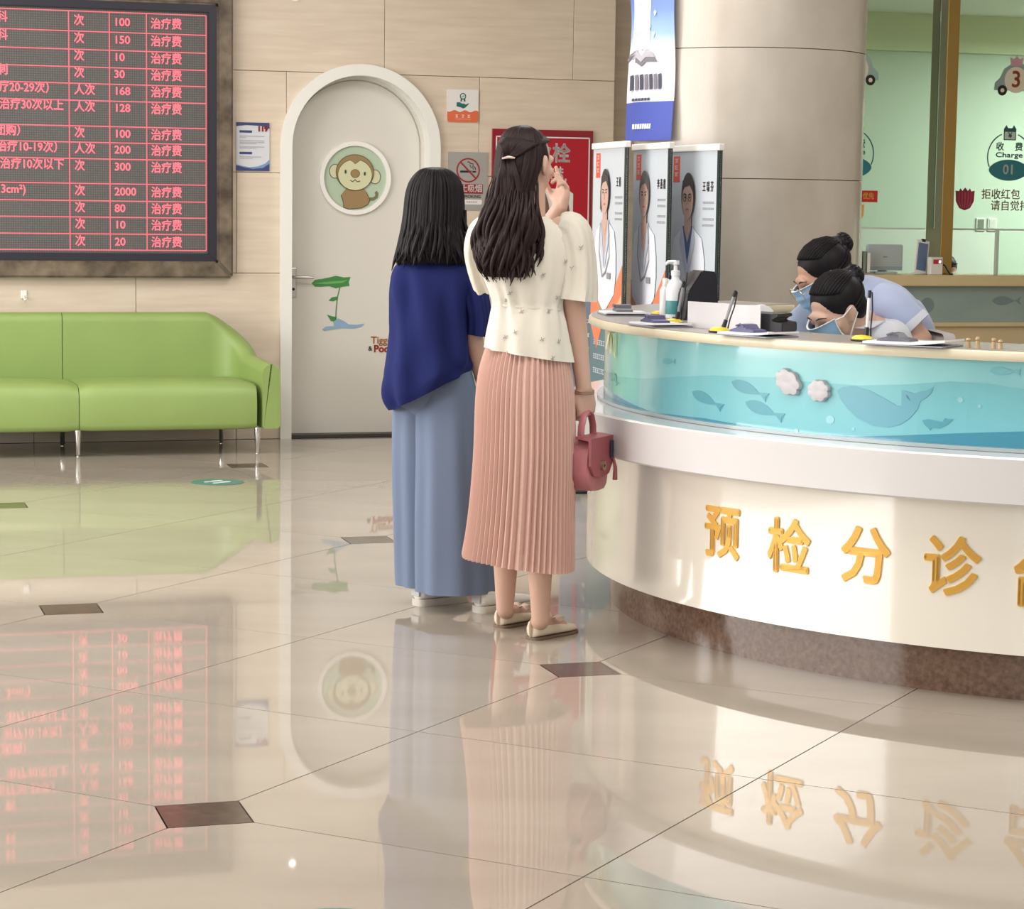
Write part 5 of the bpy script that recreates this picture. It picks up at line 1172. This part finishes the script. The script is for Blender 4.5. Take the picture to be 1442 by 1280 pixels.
# pink bag (held, its own thing)
bc = b(826, 648, .02); OBG = Vector((bc.x, bc.y, b(826, 690, .02).z)); bag = empty('handbag', OBG, RAD(64), 'small pink saddle handbag hanging from the hand of the pink skirt woman', 'handbag'); pk = mat('bag_pink', C(180, 112, 118), .45, var=.05, vscale=(20, 20, 20), bump=.08, bscale=(60, 60, 60)); pkd = mat('bag_pink_dark', C(158, 84, 92), .5)
def bagring(y, sx, sz, top):
    return [(sx * x, y, .005 + sz * z) for x, z in [(-.85, .1), (-.6, 0), (0, -.02), (.6, 0), (.85, .1), (1, .35), (.95, .65), (.8, .9), (.5, top), (0, top + .03), (-.5, top), (-.8, .9), (-.95, .65), (-1, .35)]]
bm = bmesh.new(); loft(bm, [bagring(-.045, .075, .15, .95), bagring(-.04, .088, .165, 1.0), bagring(0, .094, .172, 1.02), bagring(.04, .088, .165, 1.0), bagring(.045, .075, .15, .95)]); bgo = fin('bag_body', bm, pk, bag, 60)
bm = bmesh.new(); loft(bm, [[(x, -.048, z), (x, -.056, z)] + [(x, -.056, z2) for z2 in ()] + [(x, -.056, .18), (x, .0, .186), (x, .0, .178), (x, -.046, .172)] for x, z in ((-.09, .09), (-.06, .055), (0, .045), (.06, .055), (.09, .09))]); fin('flap', bm, pkd, bgo, 40)
bm = bmesh.new(); ringp(bm, 0, .085, .006, .016, -.066, -.056, 20); fin('clasp', bm, MATS['bracelet_metal'], bgo, True)
hp = [Vector((-.05, 0, .172)), Vector((-.046, 0, .215)), Vector((-.028, 0, .25)), Vector((0, 0, .262)), Vector((.028, 0, .25)), Vector((.046, 0, .215)), Vector((.05, 0, .172))]
bm = bmesh.new(); tube(bm, hp, .0125, 10, .4, ref=(0, 0, 1)); fin('handle', bm, pk, bag, True)
for sx in (-1, 1):
    bm = bmesh.new(); ringp(bm, sx * .05, .178, .010, .014, -.003, .003, 18); fin('ring', bm, pkd, bag, True)
bm = bmesh.new(); box(bm, .055, .075, -.066, -.06, .105, .165, bev=.003); fin('charm_tag', bm, mat('tag_navy', C(30, 32, 56), .4), bag); bm = bmesh.new(); tube(bm, [(.08, -.06, .11), (.088, -.066, .07), (.092, -.064, .03)], [.004, .007, .009], 8); fin('tassel', bm, pkd, bag, True)

# ---------------------------------------------------------------- woman in the navy blouse
YA_ = 8.2
b = lambda x, y, d=0.0: at(x, y, YA_ + d)
OA = Vector((b(622, 600).x, YA_, 0)); pA = empty('person', OA, 0, 'woman in navy blouse and wide grey blue trousers standing beside the pleated skirt', 'person')
HA = frame(b(614, 285, .01), (sin(RAD(30)), cos(RAD(30)), -.1), (0, 0, 1))
P = head_prims(HA) + caps([b(618, 315), b(615, 372, -.01)], [.047, .055]) + [ell(b(612, 405), (.15, .09, .09)), ell(b(608, 460), (.115, .085, .16)), ell(b(612, 545), (.115, .085, .10))]
for hx, kx, ax, ay, dd_ in ((598, 604, 607, 833, .10), (632, 660, 670, 838, -.05)): P += caps([b(hx, 560), b(kx, 690, dd_ * .5), b(ax, ay, dd_)], [.085, .058, .034])
P += caps([b(652, 392), b(664, 468, -.02), b(684, 552, .03)], [.046, .038, .025]) + hand_prims(frame(b(685, 555, .03), (.15, .2, -1), (.6, -.8, 0)), 1, (25, 28, 32, 34), 12, .95)
P += caps([b(572, 392), b(566, 470, .08), b(600, 540, .2)], [.046, .038, .025]) + hand_prims(frame(b(602, 543, .2), (.5, .3, -1), (-.6, -.8, 0)), -1, (25, 28, 32, 34), 12, .95)
heelA = [atz(586, 853, 0), atz(671, 863, 0)]; YAWA = RAD(52)
for h_, (ax, ay, dd_) in zip(heelA, ((607, 833, .10), (670, 838, -.05))):
    d = Vector((sin(YAWA), cos(YAWA), 0)); P += caps([b(ax, ay, dd_), h_ + d * .055 + Vector((0, 0, .05)), h_ + d * .16 + Vector((0, 0, .035))], [.030, .026, .020])
organic('body', P, skin, pA, .006, 3, OA)
env = [(b(613, 236), .012, .015), (b(613, 241), .050, .06), (b(613, 255), .082, .09), (b(612, 275, 0), .096, .102), (b(611, 300, -.01), .100, .102), (b(609, 325, -.02), .104, .10), (b(608, 345, -.03), .114, .10), (b(608, 360, -.03), .126, .098), (b(607, 375, -.03), .120, .088)]
hairA = hair_mass('hair', env, hair_b, pA, OA, 340, .0052, .018, 1.9, RAD(60), 5, .94, 0, yaw=RAD(-30), endz=.045)
bm = bmesh.new()
for (x0, y0, x1, y1) in ((655, 320, 676, 368), (652, 330, 672, 372), (648, 335, 668, 366), (572, 330, 556, 366), (574, 340, 561, 374), (650, 300, 660, 340)):
    p0, p1 = b(x0, y0, -.03) - OA, b(x1, y1, -.05) - OA; mp_ = (p0 + p1) / 2 + Vector((.006 if x1 > x0 else -.004, 0, -.01)); tube(bm, [p0 + Vector((0, 0, .06)), p0, mp_, p1, p1 + Vector((.006, 0, -.008))], [.005, .007, .007, .004, .001], 6)
rw = random.Random(8)
for k in range(26):
    u = -1 + 2 * (k + rw.uniform(-.3, .3)) / 25; x0 = 610 + u * 36; xe = 607 + u * 53; ye = 377 - 8 * (1 - abs(u)) + rw.uniform(-9, 5); ph = rw.uniform(0, 6.28); back = -.03 - .103 * sqrt(max(0, 1 - u * u)); pts = []; rr = []
    for i in range(17):
        t = i / 16; yy = 285 + (ye - 285) * t; xx = x0 + (xe - x0) * t ** 1.6; am = 4.5 * t ** 1.5
        pts.append(b(xx + am * sin(6 * t + ph) + u * 4 * max(0, t - .8) * 5, yy, back + .06 * max(0, 1 - t * 2.0) + .010 * t * cos(6 * t + ph)) - OA); rr.append(.0068 * min(1, .02 + 1.6 * t) * (1 if t < .8 else max(.15, 1 - ((t - .8) / .2) ** 1.5)))
    tube(bm, pts, rr, 7)
fin('loose_lock', bm, hair_b, hairA, 180)
nvm = mat('navy_cloth', C(30, 38, 92), .8, spec=.15, bump=.25, bscale=(16, 16, 6))
def nfold(th, v): return 1 + (.075 * (abs(sin(th * 3.5 + 1.3 * sin(v * 4))) - .6) + .045 * sin(th * 9 - v * 5 + 1.5 * sin(v * 7)) + .02 * sin(th * 4 + v * 16)) * min(1, v * 2.2) + .02 * sin(v * 22 + th * 2) * max(0, v - .7)
nr = [(b(613, 356), .055, .055), (b(612, 365), .105, .075), (b(612, 378), .142, .10), (b(611, 402), .154, .125, .0), (b(608, 445), .148, .138, .005), (b(605, 485), .148, .155, .016), (b(602, 518), .158, .172, .042), (b(602, 536), .152, .174, .062), (b(604, 549), .138, .166, .072)]
nav, _ = garment('blouse', nr, nvm, pA, 96, nfold, True, .025, OA)
sweep('sleeve', [b(648, 380), b(660, 392), b(670, 425, -.02), b(674, 452, -.02), b(672, 472, -.02)], [.045, .055, .046, .044, .040], [.06, .075, .075, .07, .065], nvm, nav, 48, sfold, origin=OA, cap0=True)
sweep('sleeve', [b(578, 380), b(570, 392), b(566, 425, .04), b(566, 455, .08)], [.045, .05, .045, .042], [.06, .07, .07, .065], nvm, nav, 48, sfold, origin=OA, cap0=True)
tm = mat('trouser_blue', C(112, 125, 150), .85, spec=.15, var=.04, vscale=(6, 6, 2))
def tfold(th, v): return 1 + (.05 * sin(th * 4 + 1.2 + v) + .035 * sin(th * 9 + 2 * v)) * min(1, v * 2)
tr0, _ = garment('trousers', [(b(611, 495), .125, .10), (b(611, 530), .138, .105), (b(612, 565), .135, .10), (b(613, 600), .07, .06)], tm, pA, 80, None, True, 0, OA)
garment('trouser_leg', [(b(597, 505, .02), .085, .085), (b(594, 560, .03), .10, .10), (b(592, 640, .05), .100, .107), (b(597, 730, .06), .108, .11), (b(600, 800, .07), .112, .112), (b(602, 822, .07), .114, .114)], tm, tr0, 72, tfold, False, .02, OA)
garment('trouser_leg', [(b(622, 500, .0), .09, .085), (b(627, 555, -.01), .11, .10), (b(631, 640, -.04), .114, .116), (b(635, 730, -.05), .127, .122), (b(638, 800, -.05), .134, .126), (b(640, 831, -.05), .137, .13)], tm, tr0, 72, tfold, False, .02, OA)
snm = mat('sneaker_white', C(226, 224, 220), .45)
for h_ in heelA:
    sh, R_ = shoe_shell('sneaker', h_, YAWA, .245, .088, .062, snm, pA, OA, sole=mat('sneaker_sole', C(206, 200, 190), .5), sole_h=.022)
    bm = bmesh.new(); box(bm, -.024, .024, -.006, .0, .035, .085, bev=.003, M=Matrix.Translation(h_ - OA) @ R_.to_4x4()); fin('heel_patch', bm, mat('patch_grey', C(196, 196, 196), .4), sh)
    for k in range(4):
        bm = bmesh.new(); y_ = .09 + k * .02; zz = .088 - k * .008; tube(bm, [h_ - OA + R_ @ Vector((-.02, y_, zz)), h_ - OA + R_ @ Vector((0, y_ + .004, zz + .006)), h_ - OA + R_ @ Vector((.02, y_, zz))], .003, 6); fin('lace', bm, white, sh, True)

# ---------------------------------------------------------------- nurses
nur = mat('uniform_blue', C(168, 180, 212), .6, sheen=.15, bump=.05, bscale=(10, 10, 10)); nurw = mat('uniform_white', C(206, 208, 220), .6)
maskm = mat('mask_blue', C(150, 186, 226), .7, bump=.04, bscale=(5, 5, 220)); maskw = mat('mask_white', C(230, 232, 238), .7); scr = mat('scrunchie_navy', C(26, 28, 46), .5)
def nurse_hair(M, origin, parent, bunp=(0, -.115, .052), net=True, seed=1):
    T = Matrix.Translation(-origin) @ M; rnd = random.Random(seed); bm = bmesh.new()
    q = bmesh.ops.create_icosphere(bm, subdivisions=4, radius=1); bmesh.ops.transform(bm, matrix=T @ Matrix.Translation((0, -.030, .034)) @ Matrix.Diagonal((.084, .094, .084, 1)), verts=bm.verts)
    n0 = len(bm.verts); q = bmesh.ops.create_icosphere(bm, subdivisions=3, radius=1); bmesh.ops.transform(bm, matrix=T @ Matrix.Translation((0, -.058, -.018)) @ Matrix.Diagonal((.071, .056, .066, 1)), verts=q['verts'])
    def surf(a, e): return Vector((.0855 * cos(e) * sin(a), -.030 + .0955 * cos(e) * cos(a), .034 + .0855 * sin(e)))
    for k in range(150):
        a = RAD(-160 + 320 * k / 149); e0 = RAD(8 + 34 * cos(a / 1.2)) if abs(a) < RAD(70) else RAD(-34 + rnd.uniform(-10, 14)); pts = []
        p0 = surf(a, e0); be = Vector(bunp)
        for i in range(9):
            t = i / 8; p = p0.lerp(be, t); c = Vector((0, -.030, .034)); d = p - c; n = Vector((d.x / .0855, d.y / .0955, d.z / .0855)); l = n.length or 1
            pts.append(T @ (c + d / l * (1.01 + .02 * sin(k * 1.7)) if t < .93 else p))
        tube(bm, pts, [.0012, .002, .0024, .0026, .0026, .0026, .0024, .002, .0015], 5)
    h = fin('hair', bm, hair_b, parent, 180)
    bm = bmesh.new(); blob(bm, (0, 0, 0), (.036, .032, .036), sub=3); 
    for k in range(14):
        a = 2 * pi * k / 14; tube(bm, [Vector((.034 * cos(a) * cos(t), -.03 * sin(t) * 1.05, .034 * sin(a) * cos(t))) for t in (0, .4, .8, 1.2)], [.005, .006, .005, .003], 6)
    bmesh.ops.transform(bm, matrix=T @ Matrix.Translation(Vector(bunp) + Vector((0, -.012, .0))), verts=bm.verts); fin('bun', bm, hair_b, h, 180)
    bm = bmesh.new(); R_ = 20; rs = []
    for i in range(R_ + 1):
        a = 2 * pi * i / R_; rr = .030 + .004 * sin(a * 6); c = Vector((rr * cos(a), .002 * sin(a * 5), rr * sin(a))); q = Vector((cos(a), 0, sin(a)))
        rs.append([c + (q * cos(u) + Vector((0, 1, 0)) * sin(u)) * (.012 + .003 * sin(a * 9 + u * 2)) for u in [2 * pi * j / 10 for j in range(10)]])
    loft(bm, rs, False, False); bmesh.ops.transform(bm, matrix=T @ Matrix.Translation(Vector(bunp) + Vector((0, .006, -.004))), verts=bm.verts); fin('scrunchie', bm, scr, h, True)
    bm = bmesh.new()
    for k in range(8): blob(bm, Vector(bunp) + Vector((rnd.uniform(-.032, .032), rnd.uniform(-.03, .01), rnd.uniform(.01, .034))), (.003, .003, .003), sub=1)
    bmesh.ops.transform(bm, matrix=T, verts=bm.verts); o = fin('beads', bm, mat('bead', C(150, 150, 170), .2, .5), h); o['kind'] = 'stuff'
    return h
def mask(M, origin, parent):
    T = Matrix.Translation(-origin) @ M; bm = bmesh.new(); nu, nv = 24, 16
    def S(u, v, off):
        z = .010 - .106 * v; x = .064 * u * (1 - .10 * v * v); bulge = .122 - .012 * abs(v - .35) - .022 * max(0, v - .6) * 2
        y = bulge - .062 * abs(u) ** 2.0 + .002 * math.copysign(1, sin(v * 22)) * (1 - abs(u)) + off
        return T @ Vector((x, y, z))
    A = [[bm.verts.new(S(-1 + 2 * i / nu, j / nv, 0)) for i in range(nu + 1)] for j in range(nv + 1)]; D = [[bm.verts.new(S(-1 + 2 * i / nu, j / nv, -.003)) for i in range(nu + 1)] for j in range(nv + 1)]
    for j in range(nv):
        for i in range(nu): bm.faces.new((A[j][i], A[j + 1][i], A[j + 1][i + 1], A[j][i + 1])); bm.faces.new((D[j][i], D[j][i + 1], D[j + 1][i + 1], D[j + 1][i]))
    m_ = fin('face_mask', bm, maskm, parent, 60, recalc=False)
    bm = bmesh.new(); pts = [S(-1 + 2 * i / 20, 0, .001) for i in range(21)]; tube(bm, pts, .0035, 6, .5); fin('mask_edge', bm, maskw, m_, True)
    for s_ in (-1, 1):
        bm = bmesh.new(); tube(bm, [S(s_ * .98, .04, .001), T @ Vector((s_ * .074, .03, .0)), T @ Vector((s_ * .084, -.012, .012)), T @ Vector((s_ * .083, -.022, -.02)), T @ Vector((s_ * .074, .01, -.05)), S(s_ * .96, .96, .001)], .0022, 6); fin('ear_loop', bm, maskw, m_, True)
        bm = bmesh.new(); tube(bm, [S(s_ * 1.0, v, .001) for v in (0, .25, .5, .75, 1)], .003, 6); fin('mask_edge', bm, maskw, m_, True)
    return m_
# nurse sitting and writing
Y1 = 7.75; b = lambda x, y, d=0.0: at(x, y, Y1 + d)
pN = RAD(36); HN = frame(b(1176, 437), (-cos(RAD(30)) * cos(pN), -sin(RAD(30)) * cos(pN), -sin(pN)), (0, 0, 1))
SE = Vector((1.245, 8.02, 0)); ON = SE.copy(); n1 = empty('person', ON, 0, 'seated nurse with blue face mask bent low over the desk', 'person')
ch2 = Vector((1.205, 7.93, 1.03)); NB = HN @ Vector((0, -.035, -.085))
P = head_prims(HN) + caps([HN @ Vector((0, -.03, -.05)), NB, ch2 + Vector((-.02, -.02, .02))], [.05, .05, .058])
P += [ell(ch2 + Vector((.02, .03, -.08)), (.11, .16, .13)), ell(SE + Vector((.02, .02, .72)), (.12, .15, .18)), ell(SE + Vector((0, 0, .55)), (.15, .16, .12))]
for s_, sh in ((-1, Vector((1.17, 7.81, .99))), (1, Vector((1.26, 8.1, 1.0)))):
    el_ = sh + Vector((-.08, s_ * .05, -.22)); wr_ = el_ + Vector((-.10, -.07, .02)); P += caps([sh, el_, wr_], [.05, .04, .027]) + hand_prims(frame(wr_, (-1, -.2, -.1), (0, 0, 1)), s_, (35, 40, 45, 50), 20, .95)
    hp_ = SE + Vector((-.02, s_ * .09, .54)); kn = hp_ + Vector((-.34, -.05, -.02)); P += caps([hp_, kn, kn + Vector((.10, 0, -.43))], [.085, .06, .04]) + caps([kn + Vector((.10, 0, -.43)), kn + Vector((-.02, 0, -.475))], [.035, .028])
organic('body', P, skin, n1, .006, 3, ON); face_bits(n1, HN, ON); nurse_hair(HN, ON, n1, seed=4); mask(HN, ON, n1)
ut, _ = garment('uniform', [(NB + Vector((.01, .0, -.01)), .058, .062), (ch2 + Vector((.0, .0, .035)), .10, .13), (ch2 + Vector((.02, .02, -.02)), .135, .19), (ch2 + Vector((.03, .04, -.16)), .15, .19), (SE + Vector((.01, .01, .68)), .155, .18), (SE + Vector((0, 0, .50)), .185, .20)], nurw, n1, 64, lambda t, v: 1 + .02 * sin(t * 6 + v * 7), True, .02, ON)
for s_, sh in ((-1, Vector((1.17, 7.81, .99))), (1, Vector((1.26, 8.1, 1.0)))): sweep('sleeve', [sh + Vector((.02, -s_ * .03, .02)), sh + Vector((-.01, s_ * .015, -.05)), sh + Vector((-.05, s_ * .035, -.14))], [.06, .062, .058], [.06, .064, .06], nurw, ut, 32, None, origin=ON, cap0=True)
trn = [garment('trouser_leg', [(SE + Vector((-.02, s_ * .09, .60)), .1, .1), (SE + Vector((-.12, s_ * .09, .56)), .11, .105), (SE + Vector((-.35, s_ * .09 - .05, .50)), .085, .08), (SE + Vector((-.31, s_ * .09 - .05, .25)), .075, .075), (SE + Vector((-.27, s_ * .09 - .05, .1)), .075, .075)], nurw, ut, 40, None, True, .01, ON) for s_ in (-1, 1)]
for s_ in (-1, 1): shoe_shell('shoe', SE + Vector((-.22, s_ * .09 - .05, 0)), RAD(-90), .235, .08, .055, nurw, n1, ON)
# nurse standing bent over her colleague
Y2 = 8.12; b = lambda x, y, d=0.0: at(x, y, Y2 + d)
pN = RAD(34); HM = frame(b(1157, 388), (-cos(RAD(14)) * cos(pN), -sin(RAD(14)) * cos(pN), -sin(pN)), (0, 0, 1))
FT = Vector((1.44, 8.68, 0)); n2 = empty('person', FT, 0, 'standing nurse in light blue uniform and glasses bending over the desk', 'person')
NB = HM @ Vector((0, -.04, -.08)); sh0 = b(1216, 420, .04); mid_ = b(1250, 458, .14); hip = FT + Vector((0, 0, .86))
P = head_prims(HM) + caps([HM @ Vector((0, -.035, -.04)), NB, sh0 + Vector((.01, 0, -.02))], [.048, .046, .05]) + caps([sh0 + Vector((.02, 0, -.02)), mid_, hip], [.065, .09, .11]) + [ell(hip, (.14, .16, .12))]
shL = b(1252, 428, -.10); elL = b(1296, 480, -.12); wrL = b(1236, 512, -.26); shR = b(1215, 420, .20); elR = b(1200, 490, .22); wrR = b(1150, 520, .0)
P += caps([shL, elL, wrL], [.05, .043, .027]) + hand_prims(frame(wrL, (wrL - elL), (0, 0, 1)), 1, (25, 28, 30, 32), 12, .95) + caps([shR, elR, wrR], [.05, .04, .027]) + hand_prims(frame(wrR, (wrR - elR), (0, 0, 1)), -1, (25, 28, 30, 32), 12, .95)
for s_ in (-1, 1): P += caps([hip + Vector((0, s_ * .08, -.02)), FT + Vector((-.02, s_ * .08, .46)), FT + Vector((.02, s_ * .08, .08))], [.09, .06, .038]) + caps([FT + Vector((.02, s_ * .08, .05)), FT + Vector((-.13, s_ * .08, .03))], [.033, .025])
organic('body', P, skin_d, n2, .006, 3, FT); face_bits(n2, HM, FT); nurse_hair(HM, FT, n2, seed=9); mask(HM, FT, n2)
def ufold(t, v): return 1 + .022 * sin(t * 5 + v * 8) + .012 * sin(t * 9)
uni = sweep('uniform', [NB + (sh0 - NB) * .05 + Vector((.01, 0, .01)), sh0 + Vector((-.03, 0, .006)), (sh0 + mid_) / 2 + Vector((0, 0, .012)), mid_, (mid_ + hip) / 2 + Vector((.02, 0, .02)), hip + Vector((.02, 0, .0)), hip + Vector((.01, 0, -.14))], [.055, .135, .165, .155, .14, .145, .155], [.055, .085, .105, .12, .125, .135, .14], nur, n2, 56, ufold, ref=(0, 0, 1), origin=FT, cap0=True)
sl_ = sweep('sleeve', [b(1240, 424, -.05), b(1256, 430, -.09), b(1272, 446, -.11), b(1285, 459, -.118)], [.062, .066, .064, .062], [.066, .068, .066, .064], nur, uni, 40, None, ref=(0, 0, 1), origin=FT, cap0=True)
sweep('cuff', [b(1279, 452.5, -.115), b(1283, 457, -.117), b(1288, 462, -.12)], [.066, .067, .066], [.068, .069, .068], nurw, sl_, 40, None, ref=(0, 0, 1), origin=FT)
sweep('sleeve', [b(1215, 424, .16), b(1210, 440, .2), b(1206, 462, .21)], [.06, .062, .06], [.062, .062, .06], nur, uni, 32, None, origin=FT, cap0=True)
col_ = sweep('collar', [NB + (sh0 - NB) * -.15 + Vector((.01, 0, .01)), NB + (sh0 - NB) * .25 + Vector((.01, 0, .01))], [.058, .07], [.06, .07], nurw, uni, 32, None, ref=(0, 0, 1), origin=FT)
T_ = Matrix.Translation(-FT)
bm = bmesh.new(); bmesh.ops.transform(bm, matrix=T_, verts=bm.verts); sweep('uniform_front', [HM @ Vector((0, .03, -.14)), b(1140, 452, .1), b(1142, 500, .12)], [.05, .075, .09], [.03, .04, .05], nur, uni, 28, None, origin=FT, cap0=True); bm.free()
gm_ = mat('glasses_gold', C(206, 186, 150), .25, .7); g_ = None
for s_ in (-1, 1):
    bm = bmesh.new(); ringp(bm, s_ * .033, .0, .0225, .0248, -.001, .0015, 26); bmesh.ops.transform(bm, matrix=T_ @ HM @ Matrix.Translation((0, .112, -.008)) @ Matrix.Rotation(pi, 4, 'Z'), verts=bm.verts); o = fin('glasses' if g_ is None else 'rim', bm, gm_, n2 if g_ is None else g_); g_ = g_ or o
    bm = bmesh.new(); tube(bm, [T_ @ HM @ Vector(p) for p in ((s_ * .057, .112, -.004), (s_ * .076, .09, .0), (s_ * .083, .0, .004))], .0016, 6); fin('temple', bm, gm_, g_, True)
bm = bmesh.new(); tube(bm, [T_ @ HM @ Vector(p) for p in ((-.010, .112, -.006), (0, .115, -.003), (.010, .112, -.006))], .0015, 6); fin('bridge', bm, gm_, g_, True)
for s_ in (-1, 1):
    garment('trouser_leg', [(hip + Vector((0, s_ * .06, -.05)), .12, .11), (FT + Vector((-.01, s_ * .08, .46)), .095, .09), (FT + Vector((.01, s_ * .08, .09)), .085, .08)], nurw, uni, 40, None, True, .02, FT); shoe_shell('shoe', FT + Vector((.06, s_ * .08, 0)), RAD(-90), .235, .08, .055, nurw, n2, FT)
# cashier behind the gold post
cs = wpt(4.965, -.66, 0); n3 = empty('person', cs, WPHI, 'dark haired cashier leaning low behind the gold window post', 'person'); HC = Matrix.Translation((0, 0, 1.005)) @ Matrix.Rotation(RAD(200), 4, 'Z') @ Matrix.Rotation(RAD(-30), 4, 'X')
P = head_prims(HC) + caps([(0, .02, .95), (0, .12, .86)], [.05, .06]) + [ell((0, .16, .76), (.17, .10, .14)), ell((0, .2, .58), (.14, .11, .18)), ell((0, .22, .46), (.16, .14, .1))]
for s_ in (-1, 1): P += caps([(s_ * .17, .15, .80), (s_ * .22, .05, .62), (s_ * .12, -.1, .66)], [.05, .04, .028]) + caps([(s_ * .09, .2, .45), (s_ * .1, -.15, .45), (s_ * .1, -.14, .06)], [.08, .06, .035])
organic('body', P, skin, n3, .008, 3); nurse_hair(HC, Vector((0, 0, 0)), n3, (0, -.1, -.02), seed=12)
garment('uniform', [(Vector((0, .1, .91)), .06, .06), (Vector((0, .14, .86)), .16, .09), (Vector((0, .16, .78)), .2, .12), (Vector((0, .2, .58)), .17, .13), (Vector((0, .22, .44)), .19, .17)], nur, n3, 48, None, True, .02)
st = wempty('stool', 4.965, -.88, 0, 'dark office stool behind the cream charge counter', 'stool'); fin('seat', lathe(bmesh.new(), [(.17, .30), (.18, .32), (.18, .345), (.16, .36)], 28), black, st, True); fin('column', lathe(bmesh.new(), [(.03, .05), (.03, .3)], 14), chrome, st, True); fin('foot_plate', lathe(bmesh.new(), [(.2, 0), (.19, .02), (.04, .05)], 28), black, st, True)
